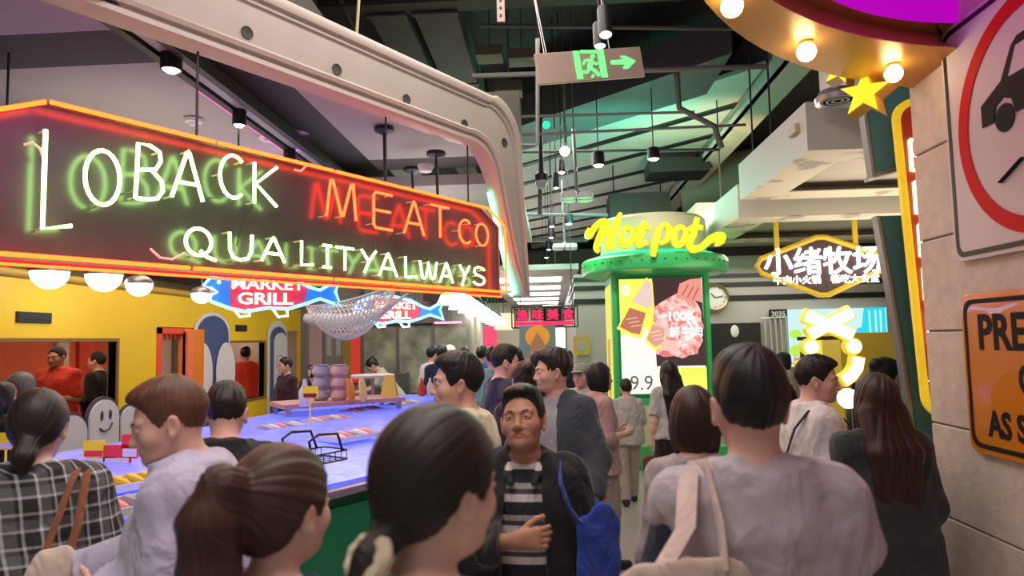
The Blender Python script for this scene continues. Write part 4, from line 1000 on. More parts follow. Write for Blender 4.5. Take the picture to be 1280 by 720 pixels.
b = MB(); b.box((-3.73, 1.0, .10), (-3.55, 2.1, .13), 0, EF); b.build('cloth', mat('banner_red', (.75, .05, .03), .6, emit=.25), o)
b = MB(); b.tube([EF(-3.75, 2.11, .115), EF(-3.53, 2.11, .115)], .012, 6); b.build('rod', M_dark, o)
o = empty('kitchen_window', EF(-2.9, .8, .02), 'glazed open kitchen front with steel posts behind the counter', 'window')
for i in range(3):
    b = MB(); u = -3.5+i*.66; b.box((u, .8, .06), (u+.62, 2.02, .07), 0, EF); b.build('pane', mat('kitchen_glass', (.30, .31, .25), .12, noise=.5, nscale=3), o)
    b = MB(); b.box((u-.04, .0, .03), (u, 2.9, .12), 0, EF); b.build('post', mat('post_grey', (.16, .16, .165), .35, .5), o)
b = MB(); b.box((-3.5, .0, .03), (-1.5, .8, .14), 0, EF); b.build('steel_base', mat('steel_dark', (.16, .17, .18), .3, .6), o)
for u, z, dx, dz in ((-2.9, .95, .5, .45), (-3.3, .9, .3, .3)):
    b = MB(); b.cbox((u, z, .2), (dx, dz, .2), 0, EF); b.build('oven', mat('steel_dark', (.16, .17, .18), .3, .6), o, bevel=.01)
b = MB(); b.box((-3.5, 2.06, .13), (-1.9, 2.42, .22), 0, EF); b.build('screen_panel', mat('panel_purple', (.20, .15, .18), .3, noise=.4, nscale=2), label='dim purple screen band above the kitchen glass', cat='screen')
b = MB(); b.box((-2.3, 2.45, .3), (-1.62, 2.85, .5), 0, EF); b.tube([EF(-1.95, 2.84, .4), EF(-1.95, 3.5, .4)], .02, 6); b.build('menu_monitor', M_black, label='black menu monitor hanging at the end of the kitchen', cat='monitor')
b = MB(); b.tube([EF(-2.15, 2.06, .23), EF(-1.65, 2.06, .23)], .02, 8); b.build('pink_tube_lamp', glow('tube_pink', (1, .5, .65), 1.5), None, True, label='thin pink tube lamp below the black monitor', cat='lamp')
P = at(381, 440, 10.4); b = MB(); b.box((P[0]-.05, P[1]-.05, 0), (P[0]+.05, P[1]+.05, 3.5)); b.build('stall_post', mat('post_grey', (.16, .16, .165), .35, .5), label='slim grey post standing at the end of the yellow carriage', cat='post')

# ---------------------------------------------------------------- fish neon signs and hanging net
def fish_sign(label, px0, px1, py, Y, H):
    a, c = at(px0, py, Y), at(px1, py+6, Y+.9); u = c-a; L = np.linalg.norm(u[:2]); u = np.array((u[0]/L, u[1]/L, 0)); n = np.array((u[1], -u[0], 0)); FR = Frame(a, u, (0, 0, 1), n)
    o = empty('fish_neon_sign', a, label, 'sign', 'fish-shaped neon signs over the counter')
    S = L
    body = [(0, .02), (.06, .13), (.2, .21), (.42, .22), (.62, .16), (.76, .06), (.84, .03), (1.0, .16), (.96, .02), (1.0, -.13), (.84, -.06), (.72, -.12), (.6, -.17), (.45, -.16), (.3, -.2), (.2, -.17), (.07, -.1)]
    P = [(x*S, z*H/.42) for x, z in body]
    b = MB(); b.prism(P, -.06, 0, FR); b.build('backboard', mat('fish_red', (.45, .03, .06), .4, emit=.35, ecol=(1, .05, .1)), o)
    b = MB(); b.prism([(x, z) for x, z in P[5:12]], .001, .012, FR); b.build('blue_tail', mat('fish_blue', (.02, .12, .45), .4, emit=.3, ecol=(.05, .35, 1)), o)
    b = MB(); b.prism([P[i] for i in (0, 1, 2, 15, 16)], .001, .012, FR); b.build('blue_head', mat('fish_blue', (.02, .12, .45), .4, emit=.3, ecol=(.05, .35, 1)), o)
    b = MB(); b.tube([FR(x, z, .05) for x, z in P], .018, 8, True); b.build('outline_tube', glow('neon_blue', (.10, .45, 1.0), 7), o, True)
    b = MB(); b.tube([FR(x*S, z*H/.42, .05) for x, z in ((.0, .04), (.07, .03), (.11, -.01), (.06, -.04))], .012, 6); b.ball(FR(.12*S, .09*H/.42, .04), .02, 10); b.build('mouth_tube', glow('neon_ice', (.6, .85, 1.0), 7), o, True)
    for x in (.28, .55):
        b = MB(); b.tube([FR((x+d)*S, (-.18-e)*H/.42, .05) for d, e in ((-.06, -.01), (-.02, .07), (.05, .06), (.04, -.01))], .014, 6); b.build('fin_tube', glow('neon_ice', (.6, .85, 1.0), 7), o, True)
    WL = glow('neon_letters_pink', (1.0, .45, .32), 4)
    b = MB(); b.text('MARKET', FR, .46*S, .03*H/.42, .125*H/.42*1.2, .02, w0=.03, align='CENTER', fat=.003, sx=1.25); b.build('lettering', WL, o)
    b = MB(); b.text('GRILL', FR, .44*S, -.12*H/.42, .135*H/.42*1.2, .02, w0=.03, align='CENTER', fat=.004, sx=1.3); b.build('lettering', WL, o)
    b = MB(); b.tube([FR(.2*S, .2*H/.42, -.03), FR(.2*S, 1.6, -.03)], .008, 5); b.tube([FR(.7*S, .1*H/.42, -.03), FR(.7*S, 1.6, -.03)], .008, 5); b.build('hanger', M_dark, o)
fish_sign('larger fish neon sign reading MARKET GRILL below the long sign', 250, 424, 364, 7.3, .48)
fish_sign('smaller fish neon sign reading MARKET GRILL behind the hanging net', 440, 552, 388, 8.9, .38)
q = at(440, 388, 8.4); nt_ = empty('hanging_net', q, 'white net hung in a sling with a pale fish inside it', 'net')
gx, gy = 22, 12; b = MB()
def netp(i, j):
    t, s_ = i/gx, j/gy; x = -.58+1.16*t; ang = pi*(s_); sag = sin(pi*t)**.7
    return q + np.array((x, -.02-cos(ang)*.28*sag, .24*t-.02 - sin(ang)*(.46*sag) + .10*(1-sag)))
for i in range(gx):
    for k in range(2):
        pts = [netp(min(gx, max(0, i+(j if k == 0 else -j))), j) for j in range(gy+1)]
        b.tube(pts, .008, 4)
b.build('netting', mat('net_white', (.78, .75, .68), .8), nt_)
b = MB(); b.tube([netp(i, 0) for i in range(gx+1)], .014, 6); b.tube([netp(i, gy) for i in range(gx+1)], .014, 6); b.build('rope_edge', mat('rope_white', (.75, .72, .65), .8), nt_, True)
b = MB(); b.tube([q+(-.6, 0, -.08), q+(-.5, 0, -.1), q+(-.1, 0, -.13), q+(.35, .0, -.04), q+(.6, 0, .12), q+(.72, 0, .2)], [.07, .10, .12, .08, .03, .01], 12, flat=(1, .75)); b.build('fish', mat('fish_pale', (.78, .74, .66), .5), nt_, True)
b = MB(); b.tube([q+(-.58, 0, .08), q+(-.5, 0, 1.5)], .006, 5); b.tube([q+(.58, 0, .3), q+(.5, 0, 1.5)], .006, 5); b.build('hanging_line', M_white, nt_)

# ---------------------------------------------------------------- seafood counter with blue-lit ice
PL = [(-2.60, 1.32), (-.75, 4.28), (-1.0, 8.6), (-2.5, 8.8), (-3.0, 5.4), (-3.55, 3.2), (-3.55, 2.0)]
ct = empty('seafood_counter', (-2.2, 4.5, 0), 'long green seafood counter with a blue-lit ice bed on top', 'counter')
def offs(P, d):
    out = []; n_ = len(P)
    for i in range(n_):
        p, a, c = np.array(P[i]), np.array(P[i-1]), np.array(P[(i+1) % n_]); e1 = (p-a)/np.linalg.norm(p-a); e2 = (c-p)/np.linalg.norm(c-p)
        n1 = np.array((-e1[1], e1[0])); n2 = np.array((-e2[1], e2[0])); m_ = n1+n2; m_ /= np.linalg.norm(m_); out.append(tuple(p+m_*d/max(.5, m_@n1)))
    return out
b = MB(); b.prism(offs(PL, .06), 0.08, .90, XY); b.build('cabinet', mat('counter_green', (.012, .16, .075), .4), ct)
b = MB(); b.prism(offs(PL, .1), 0, .08, XY); b.build('plinth', M_black, ct)
for i in range(7):
    (xa, ya), (xc, yc) = PL[0], PL[1]; u = np.array((xc-xa, yc-ya, 0)); L = np.linalg.norm(u); u /= L; f_ = Frame((xa, ya, 0), u, (0, 0, 1), (u[1], -u[0], 0))
    b = MB(); b.box((i*L/7+.02, .14, -.055), ((i+1)*L/7-.02, .84, -.035), 0, f_); b.build('front_panel', mat('counter_green_panel', (.012, .19, .085), .35), ct, bevel=.006)
b = MB(); V1 = PL; b.prism(PL, .90, .945, XY); b.build('rim', mat('rim_violet_steel', (.42, .40, .55), .25, .6), ct, bevel=.008)
inn = offs(PL, .07); b = MB()
zt = lambda x, y: .955 + .10*min(1, max(0, (( -.75-x)*cos(TH)+(y-4.28)*sin(TH)*0.6)/1.6))
nn = len(inn); V = [(x, y, .93) for x, y in inn] + [(x, y, zt(x, y)) for x, y in inn]; c_ = (-2.3, 4.6, 1.06); V.append(c_)
b.add(V, [(i, (i+1) % nn, nn+(i+1) % nn, nn+i) for i in range(nn)] + [(nn+i, nn+(i+1) % nn, 2*nn) for i in range(nn)])
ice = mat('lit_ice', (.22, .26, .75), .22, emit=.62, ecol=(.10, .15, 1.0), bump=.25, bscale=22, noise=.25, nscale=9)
b.build('ice_bed', ice, ct)
lamp('counter_blue_strip', 'AREA', (-1.9, 4.5, 2.05), 9, (.35, .42, 1.0), .3, 3.0)
def on_ice(px, py, z=1.03): p = atz(px, py, z); return np.array((p[0], p[1], z))
rg = random.Random(4)
M_tray = mat('tray_white', (.65, .65, .78), .3); M_sea = [mat('seafood_pink', (.75, .30, .25), .35), mat('seafood_grey', (.35, .36, .45), .3), mat('seafood_pale', (.75, .68, .6), .35), mat('seafood_yellow', (.70, .50, .05), .4)]
SP = [(455, 516, 'white tray of grey fish on the ice, the nearest of the right hand run'), (505, 508, 'second white tray of seafood towards the counter end'), (410, 528, 'white tray of pale seafood beside the black basket handles'), (480, 500, 'third small tray of dark seafood near the counter end'), (350, 538, 'white tray of shellfish behind the auburn ponytail'), (438, 548, 'wide tray of pale ice fish near the counter edge'), (148, 610, 'tray with yellow packets between the plaid shirt and the young man'), (143, 640, 'flat white tray by the counter edge between the plaid shirt and the young man')]
for i, (px, py, lb) in enumerate(SP):
    p = on_ice(px, py); a = TH; f_ = Frame(p, (sin(a), cos(a), 0), (cos(a), -sin(a), 0), (0, 0, 1)); o = empty('seafood_tray', p, lb, 'tray', 'seafood trays on the ice')
    b = MB(); b.box((-.2, -.13, 0), (.2, .13, .012), 0, f_)
    for s_ in ((-.2, -.13, -.19, .13), (.19, -.13, .2, .13), (-.2, -.13, .2, -.12), (-.2, .12, .2, .13)): b.box((s_[0], s_[1], .012), (s_[2], s_[3], .035), 0, f_)
    b.build('dish', M_tray, o)
    for j in range(5):
        b = MB(); c = f_(-.14+.07*j, rg.uniform(-.03, .03), .035)
        b.tube([f_(-.15+.07*j, -.09, .03), f_(-.14+.07*j, -.03, .035), f_(-.14+.07*j, .05, .033), f_(-.13+.07*j, .1, .028)], [.01, .026, .02, .008], 8); b.build('fish', M_sea[3 if i == 6 else (i+j) % 3], o, True)
# price cards on sticks
def card(px, py, w_, h, m, label, z0=1.0, tilt=.0, yaw_=0):
    p = at(px, py, 3.9 if px < 200 else 5.6); a = radians(yaw_); u = np.array((cos(a), sin(a), 0)); f_ = Frame((p[0], p[1], p[2]), u, (0, 0, 1), (u[1], -u[0], 0))
    o = empty('price_card', (p[0], p[1], z0), label, 'card', 'price cards standing on the counter')
    b = MB(); b.prism(rrect(-w_/2, 0, w_/2, h, .012), 0, .008, f_); b.build('card', m[0], o)
    b = MB(); b.box((-w_*.42, h*.08, .009), (w_*.42, h*.42, .012), 0, f_); b.build('print_band', m[1], o)
    b = MB(); b.tube([f_(0, 0, .004), f_(0, min(-.02, z0-p[2]-.02), .004)], .007, 5); b.build('stick', m[2], o)
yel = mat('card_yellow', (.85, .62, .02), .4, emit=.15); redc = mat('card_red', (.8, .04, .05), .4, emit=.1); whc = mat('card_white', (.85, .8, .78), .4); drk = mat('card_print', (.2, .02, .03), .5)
card(147, 584, .17, .13, (redc, whc, redc), 'red price card with a white band, between plaid shirt and young man'); card(118, 572, .13, .10, (yel, redc, yel), 'yellow price card next to the plaid shirt shoulder')
card(163, 573, .10, .14, (redc, whc, redc), 'upright red and white price card by the young man chin'); card(134, 588, .12, .08, (whc, redc, redc), 'low white price card with a red band by the plaid shirt')
card(388, 498, .13, .10, (yel, drk, yel), 'yellow price card beside the stacked jugs'); card(8, 562, .15, .10, (yel, whc, yel), 'yellow card at the far left behind the plaid shirt'); card(28, 570, .10, .10, (redc, yel, redc), 'red card at the far left behind the plaid shirt')
# jugs, bottle, bags, little table on the counter
tb = empty('display_shelf', (-2.35, 7.0, 1.0), 'low reddish display shelf at the back of the counter', 'shelf')
f_ = Frame(at(405, 503, 6.6), (.8, .6, 0), (-.6, .8, 0), (0, 0, 1)); b = MB(); b.box((-.45, -.25, -.02), (.75, .3, .02), 0, f_); b.build('board', mat('shelf_coral', (.62, .33, .28), .5), tb)
b = MB(); zz_ = f_.o[2]
for u, v in ((-.4, -.2), (.7, -.2), (.7, .25), (-.4, .25)): b.box((u-.02, v-.02, 1.0-zz_), (u+.02, v+.02, -.02), 0, f_)
b.build('legs', M_steel, tb)
def jug(px, m, lb, tiers=3):
    p = at(px, 500, 6.6); o = empty('stacked_jug', p, lb, 'jug')
    for t in range(tiers):
        c = p+(0, 0, t*.115); b = MB(); b.lathe([(.06, 0), (.085, .03), (.08, .075), (.058, .1), (.07, .115)], c, 18); b.build('cup', m, o, True)
        for s_ in (-1, 1):
            b = MB(); b.tube([c+(s_*.06, 0, .1), c+(s_*.1, 0, .09), c+(s_*.085, 0, .05)], .01, 5); b.build('lug', m, o, True)
jug(401, mat('jug_grey', (.42, .42, .46), .35), 'grey stack of lugged cups at the back of the counter'); jug(424, mat('jug_pink', (.62, .42, .38), .35), 'pinkish stack of lugged cups beside the grey stack')
p = at(381, 508, 6.2); b = MB(); b.lathe([(.05, 0), (.055, .02), (.055, .14), (.02, .2), (.018, .25), (0, .25)], p, 16); b.build('bottle', mat('bottle_white', (.75, .72, .75), .3), None, True, label='white bottle standing left of the stacked cups', cat='bottle')
p = at(440, 503, 6.5)
for k, (c, dx, lb) in enumerate((((.85, .30, .06), 0, 'orange snack bag leaning behind the counter'), ((.85, .7, .25), .12, 'pale yellow snack bag leaning beside the orange one'))):
    b = MB(); b.tube([p+(dx-.01*k, 0, .0), p+(dx-.01, .01, .06), p+(dx-.03, .04, .16), p+(dx-.04, .05, .22)], [.05, .085, .08, .05], 10, flat=(1, .4)); b.build('snack_bag', mat('snack_%d' % k, c, .3), None, True, label=lb, cat='bag')
p = at(466, 470, 7.4); o = empty('cake_stand', p+(0, 0, -.3), 'round white stand on a thin pole at the back of the counter', 'stand')
b = MB(); b.lathe([(0, -.02), (.23, -.015), (.24, .01), (.22, .02), (0, .015)], p, 28); b.build('plate', M_white, o, True); b = MB(); b.tube([p, p+(0, 0, -.32)], .018, 8); b.lathe([(0, -.3), (.09, -.32), (.0, -.33)], p, 16); b.build('pole', mat('pole_wood', (.5, .38, .2), .5), o, True)
p = at(487, 500, 7.0); o = empty('folding_sign', p, 'small yellow A-shaped table sign on the counter', 'sign')
for s_ in (-1, 1):
    b = MB(); b.prism([(-.09, 0), (.09, 0), (.05, .26), (-.05, .26)], -.006, .006, Frame(p+(0, s_*.05, 0), (1, 0, 0), np.array((0, -s_*.18, .98)), (0, 1, 0))); b.build('leaf', mat('sign_yellow', (.8, .68, .12), .5), o)
p = at(537, 495, 7.6); o = empty('sauce_caddy', p, 'red and white sauce bottles bunched at the end of the counter', 'bottle')
for i, (dx, dy, c) in enumerate(((-.09, 0, (.7, .06, .05)), (0, .03, (.8, .72, .68)), (.08, -.02, (.75, .5, .45)))):
    b = MB(); b.lathe([(.04, 0), (.045, .1), (.015, .16), (.012, .2), (0, .2)], p+(dx, dy, .0), 12); b.build('bottle', mat('sauce_%d' % i, c, .35), o, True)
p = at(392, 556, 3.75); o = empty('wire_basket', p, 'black wire basket with raised handles near the counter edge', 'basket')
f_ = Frame((p[0], p[1], p[2]-.09), (sin(TH), cos(TH), 0), (cos(TH), -sin(TH), 0), (0, 0, 1)); b = MB()
for z in (0, .05): b.tube([f_(*q_, z) for q_ in rrect(-.16, -.11, .16, .11, .03)], .005, 5, True)
for i in range(8): b.tube([f_(-.14+.04*i, -.11, .05), f_(-.14+.04*i, -.11, 0), f_(-.14+.04*i, .11, 0), f_(-.14+.04*i, .11, .05)], .003, 4)
b.build('wire_body', M_black, o)
for s_ in (-1, 1):
    b = MB(); b.tube([f_(-.1, s_*.11, .05), f_(-.12, s_*.115, .13), f_(-.06, s_*.115, .16), f_(.07, s_*.115, .15), f_(.11, s_*.11, .05)], .008, 6); b.build('handle', M_black, o, True)
# ---------------------------------------------------------------- hotpot kiosk
KF = Frame((.80, 9.2, 0), (1, 0, 0), (0, 0, 1), (0, -1, 0)); KC = np.array((1.45, 9.75, 0))
M_gr = mat('kiosk_green', (.05, .52, .15), .35, coat=.2); M_drum = mat('kiosk_drum', (.55, .52, .36), .5)
ki = empty('hotpot_kiosk', KC, 'green advertising kiosk with a round top and glowing Hotpot lettering', 'kiosk')
b = MB(); b.box((0, .35, -1.1), (1.30, 2.62, 0), 0, KF); b.build('body', M_gr, ki, bevel=.02)
b = MB(); b.box((-.12, 0, -1.2), (1.42, .30, .12), 0, KF); b.box((-.06, .3, -1.15), (1.36, .38, .06), 0, KF); b.build('base', M_gr, ki, bevel=.015)
b = MB(); b.box((-.06, .30, .055), (1.36, .82, .075), 0, KF); b.build('kick_panel', mat('kiosk_cream', (.62, .60, .32), .5), ki)
b = MB(); b.lathe([(.7, 2.56), (1.0, 2.60), (1.02, 2.64), (1.02, 2.78), (.99, 2.81), (.8, 2.83), (0, 2.83)], KC, 56); dsk = b.build('canopy_ring', M_gr, ki, True)
for i in range(44):
    a = 2*pi*i/44
    if sin(a) > .5: continue
    b = MB(); c = KC+(cos(a)*1.02, sin(a)*1.02, 2.715); b.ball(c, .013, 8); b.build('stud', mat('stud_dark', (.03, .10, .04), .4), dsk, True)
b = MB(); b.lathe([(.74, 2.83), (.74, 3.34), (.70, 3.38), (0, 3.38)], KC, 48); b.build('drum', M_drum, ki, True)
b = MB(); b.lathe([(.80, 2.832), (.86, 2.85), (.80, 2.868)], KC, 48); b.build('ring_lamp', glow('kiosk_green_ring', (.02, 1.0, .35), 1.6), ki, True)
SCF = lambda px, py: KF.uv(px, py, .02)
s0, s1 = SCF(773, 490), SCF(873, 350); x0, x1, z0, z1 = .10, 1.20, s0[1]-.03, 2.50
b = MB(); b.box((x0-.03, z0-.03, 0), (x1+.03, z1+.03, .02), 0, KF); b.build('screen_bezel', mat('bezel_green', (.02, .25, .07), .3), ki)
LX = lambda px: x0+(px-773)/100*(x1-x0); LZ = lambda py: z1-(py-350)/140*(z1-z0)
def pic(name, polys, m, d=.022):
    b = MB()
    for i, p in enumerate(polys): b.prism([(LX(x), LZ(y)) for x, y in p], d, d+.002, KF)
    return b.build(name, m, scr)
SE = 1.15
def _marble(c0, c1):
    def f(N, L, c):
        n1 = N.new('ShaderNodeTexNoise'); n1.inputs['Scale'].default_value = 7; n1.inputs['Detail'].default_value = 8; n1.inputs['Distortion'].default_value = 1.6; L.new(c, n1.inputs['Vector'])
        r = N.new('ShaderNodeValToRGB'); e = r.color_ramp.elements; e[0].position = .42; e[0].color = (*c0, 1); e[1].position = .6; e[1].color = (*c1, 1); L.new(n1.outputs[0], r.inputs[0]); return r.outputs[0]
    return f
b = MB(); b.box((x0, z0, .02), (x1, z1, .022), 0, KF); scr = b.build('screen', glow('screen_white', (1, .97, .80), SE), ki)
pic('yellow_field', [[(773, 350), (812, 350), (814, 440), (806, 452), (790, 425), (773, 420)]], glow('screen_yellow', (.98, .93, .12), SE), .0225)
pic('pale_flare', [[(773, 425), (790, 385), (800, 400), (814, 440), (814, 490), (773, 490)]], glow('screen_white', (1, .97, .80), SE), .025)
for P_, c in (([(788, 378), (806, 351), (812, 356), (813, 384), (806, 386)], (.95, .72, .62)), ([(772, 408), (785, 385), (804, 392), (796, 418), (786, 416)], (.62, .20, .12)), ([(804, 424), (812, 405), (826, 412), (824, 428), (814, 434)], (.85, .42, .32))):
    cx, cy = np.mean(P_, 0); pic('meat_card_rim', [[(cx+(x-cx)*1.22, cy+(y-cy)*1.22+1.5) for x, y in P_]], glow('screen_lemon', (.95, .85, .10), SE), .0275); pic('meat_card', [P_], glow('screen_meat_%d' % int(c[0]*100), c, SE*.8), .030)
    for k in range(3): pic('meat_stripe', [[(cx-8+k*2.5, cy-5+k*4.5), (cx+5+k*2.2, cy-7+k*4.5), (cx+5+k*2.2, cy-6+k*4.5), (cx-8+k*2.5, cy-4+k*4.5)]], glow('screen_stripe', (.92, .62, .50), SE), .0325)
pic('dark_field', [[(813, 350), (872, 350), (874, 457), (815, 457)]], glow('screen_dark', (.055, .026, .026), SE), .0225)
pic('meat_slab', [[(813, 386), (822, 380), (832, 374), (842, 369), (854, 372), (863, 377), (868, 385), (871, 394), (870, 402), (873, 410), (870, 420), (871, 428), (866, 436), (864, 443), (856, 444), (846, 448), (836, 445), (824, 446), (815, 442), (813, 420)]], ramp_mat('screen_slab', _marble((.70, .17, .15), (.95, .58, .52)), emit=SE), .025)
pic('meat_fat', [[(818, 398), (838, 384), (858, 390), (866, 408), (858, 430), (836, 436), (846, 420), (852, 404), (838, 396)]], ramp_mat('screen_fat', _marble((.86, .42, .38), (1.0, .85, .80)), emit=SE), .0275)
pic('meat_slab_fold', [[(815, 402), (832, 412), (840, 424), (824, 420)], [(818, 424), (838, 426), (844, 440), (822, 438)]], glow('screen_fold', (.92, .50, .46), SE), .0285)
pic('hand_picture', [[(842, 371), (846, 357), (858, 352), (872, 351), (872, 381), (864, 378), (857, 386), (850, 376)]], glow('screen_hand', (.78, .30, .24), SE), .030)
for k in range(3): pic('finger_line', [[(848+k*6, 371+k*3), (856+k*6, 358+k*2), (857+k*6, 359+k*2), (849+k*6, 372+k*3)]], glow('screen_fingerline', (.40, .08, .07), SE), .0325)
pic('yellow_foot', [[(838, 459), (874, 459), (874, 486), (838, 486)]], glow('screen_yellow', (.98, .93, .12), SE), .0225)
TXW = glow('screen_text', (1, 1, 1), 1.3); TXG = glow('screen_grey', (.12, .13, .14), .8)
for tx_, px_, py_, s_, ft_ in (('100%', 829, 402, .17, .004), ('鲜牛肉', 831, 421, .15, .003), ('0', 776, 370, .20, .008)):
    b = MB(); b.text(tx_, KF, LX(px_), LZ(py_), s_, .002, w0=.033, fat=ft_); b.build('screen_lettering', TXW, scr)
b = MB(); b.text('9.9', KF, LX(782), LZ(485), .27, .002, w0=.033, fat=.0, sx=.95); b.build('price_lettering', TXG, scr)
b = MB(); b.box((-.012, .5, -1.0), (-.002, 2.45, -.1), 0, KF); sd = b.build('side_screen', glow('screen_side_yellow', (.95, .9, .15), .9), ki)
b = MB(); b.box((-.016, .9, -.75), (-.012, 1.7, -.35), 0, KF); b.build('side_picture', glow('screen_side_orange', (.9, .45, .1), .8), sd)
# Hotpot lettering, script built from brush strokes on a gently curved front
HG = glow('hotpot_yellow', (1.0, .92, .02), 1.25); HS = mat('hotpot_side', (.35, .30, .0), .4, emit=.35, ecol=(1, .8, 0))
HF = Frame((0, 8.72, 0), (1, 0, 0), (0, 0, 1), (0, -1, 0)); HP = lambda x, y: HF.uv(x, y)
STROKES = {'H': [([(737, 284), (734, 291), (737, 294), (744, 283), (752, 277), (757, 279), (752, 292), (746, 308), (749, 315)], [2, 3, 4, 4, 4, 5, 5, 4, 2]), ([(776, 266), (770, 280), (763, 298), (760, 307), (766, 309), (772, 302)], [2, 5, 5, 4, 3, 1.5]), ([(748, 298), (758, 292), (768, 287)], [2.5, 3, 2.5])],
 'o': [([(787, 284), (780, 287), (776, 298), (779, 306), (786, 304), (791, 294), (788, 286), (784, 284)], [3, 3.5, 4, 4, 4, 3.5, 3, 2])],
 't': [([(806, 277), (801, 290), (797, 302), (800, 307), (808, 302)], [3, 4.5, 4.5, 3.5, 2]), ([(794, 288), (803, 284), (813, 286)], [2, 3, 3])],
 'p': [([(823, 284), (820, 297), (817, 312), (816, 321)], [3, 4.5, 4, 3]), ([(822, 288), (830, 281), (836, 287), (833, 300), (824, 305)], [2, 3.5, 4, 3.5, 2])],
 'o2': [([(852, 283), (845, 287), (842, 298), (845, 306), (852, 304), (857, 293), (854, 285), (849, 284)], [3, 3.5, 4, 4, 4, 3.5, 3, 2])],
 't2': [([(873, 271), (867, 292), (862, 304), (866, 311), (878, 308), (890, 298), (900, 294), (908, 292), (905, 300), (896, 305)], [3, 4.5, 4.5, 5, 4, 5, 6, 3, 4, 2]), ([(857, 289), (868, 283), (880, 284)], [2, 3.5, 3])]}
for ch, sts in STROKES.items():
    b = MB()
    for pts, rs in sts:
        # smooth
        P = np.array(pts, float); R0 = np.array(rs, float); tt = np.arange(len(P)); t2 = np.linspace(0, len(P)-1, (len(P)-1)*5+1)
        def cr(a):
            out = []
            for t in t2:
                i = min(int(t), len(P)-2); f = t-i; p0_, p1_, p2_, p3_ = a[max(i-1, 0)], a[i], a[i+1], a[min(i+2, len(P)-1)]
                out.append(.5*(2*p1_+(p2_-p0_)*f+(2*p0_-5*p1_+4*p2_-p3_)*f*f+(3*p1_-p0_-3*p2_+p3_)*f**3))
            return np.array(out)
        Q = cr(P); RR = np.interp(t2, tt, R0)*8.72/850*1.0
        UV = [HP(*q) for q in Q]; n_ = len(UV); L_, Rr = [], []
        for i in range(n_):
            a, c = np.array(UV[max(i-1, 0)]), np.array(UV[min(i+1, n_-1)]); d = (c-a)/(np.linalg.norm(c-a)+1e-9); nn_ = np.array((-d[1], d[0])); u = np.array(UV[i]); L_.append(u+nn_*RR[i]); Rr.append(u-nn_*RR[i])
        bend = lambda u: -.30*((u-1.25)/.75)**2*.35
        V = []
        for i in range(n_):
            for q, z in ((L_[i], .05), (Rr[i], .05), (Rr[i], -.03), (L_[i], -.03)): V.append(HF(q[0], q[1], z+bend(q[0])))
        b.add(V, [(i*4, i*4+1, i*4+5, i*4+4) for i in range(n_-1)], 0)
        b.add(V, [(i*4+k, i*4+(k+1) % 4, i*4+4+(k+1) % 4, i*4+4+k) for i in range(n_-1) for k in (1, 2, 3)] + [(0, 1, 2, 3), (n_*4-1, n_*4-2, n_*4-3, n_*4-4)], 1)
    b.build('letter', [HG, HS], ki)
lamp('kiosk_green_uplight', 'SPOT', (1.0, 9.2, 3.5), 480, (.08, 1.0, .66), .15, None, (.6, 12.3, 5.3), 115, .9)
lamp('kiosk_yellow_uplight', 'SPOT', (1.9, 9.4, 3.5), 420, (1.0, .80, .42), .15, None, (4.2, 14.5, 5.4), 95, .9)
lamp('kiosk_green_ring_light', 'POINT', (.35, 9.1, 3.0), 14, (.05, 1.0, .35), .1)
lamp('kiosk_teal_top_light', 'POINT', (1.3, 9.9, 3.75), 48, (.10, 1.0, .72), .2)
lamp('box_bounce_fill', 'AREA', (3.9, 7.6, 1.9), 60, (1.0, .86, .66), 2.0, 3.0, target=(3.6, 7.4, 3.4))  # added mid-air fill that brightens the undersides of the white ceiling boxes
lamp('kiosk_front_light', 'SPOT', (1.2, 7.2, 4.3), 190, (1.0, .95, .8), .1, None, (1.45, 9.3, 2.2), 50, .7)

# ---------------------------------------------------------------- suspended white boxes, right
M_bx = mat('box_white', (.66, .62, .55), .6)
def _print_nodes(N, L, c):
    n1 = N.new('ShaderNodeTexNoise'); n1.inputs['Scale'].default_value = 2.6; n1.inputs['Detail'].default_value = 7; L.new(c, n1.inputs['Vector'])
    r = N.new('ShaderNodeValToRGB'); e = r.color_ramp.elements; e[0].position = .41; e[0].color = (.36, .30, .27, 1); e[1].position = .47; e[1].color = (.68, .60, .46, 1)
    L.new(n1.outputs[0], r.inputs[0]); return r.outputs[0]
M_print = ramp_mat('box_print', _print_nodes, .55)
def light_box(label, x0, y0, x1, y1, z, h):
    o = empty('ceiling_box', ((x0+x1)/2, (y0+y1)/2, z), label, 'box', 'white printed boxes hung over the right shops')
    b = MB(); t = .12
    b.box((x0, y0, z), (x0+t, y1, z+h)); b.box((x1-t, y0, z), (x1, y1, z+h)); b.box((x0+t, y0, z), (x1-t, y0+t, z+h)); b.box((x0+t, y1-t, z), (x1-t, y1, z+h)); b.build('frame', M_bx, o)
    b = MB(); w_ = .42; b.box((x0, y0, z-.012), (x0+w_, y1, z)); b.box((x1-w_, y0, z-.012), (x1, y1, z)); b.box((x0+w_, y0, z-.012), (x1-w_, y0+w_, z)); b.box((x0+w_, y1-w_, z-.012), (x1-w_, y1, z)); b.build('printed_border', M_print, o)
    b = MB(); b.box((x0+t, y0+t, z+.10), (x1-t, y1-t, z+.14)); b.build('inset_panel', mat('inset_beige', (.50, .44, .38), .6, noise=.12, nscale=1.5), o)
    b = MB()
    for x in (x0+.3, x1-.3):
        for y in (y0+.3, y1-.3): b.tube([(x, y, z+h), (x, y, 6.2)], .012, 5)
    b.build('hanger', M_dark, o)
light_box('nearest white printed ceiling box behind the yellow stars', 2.30, 4.6, 4.6, 5.75, 3.62, .40)
light_box('middle white printed ceiling box, the largest in view', 2.25, 5.95, 5.0, 8.1, 3.32, .42)
light_box('farthest white printed ceiling box above the diamond shop sign', 2.28, 8.3, 5.4, 10.6, 3.15, .40)
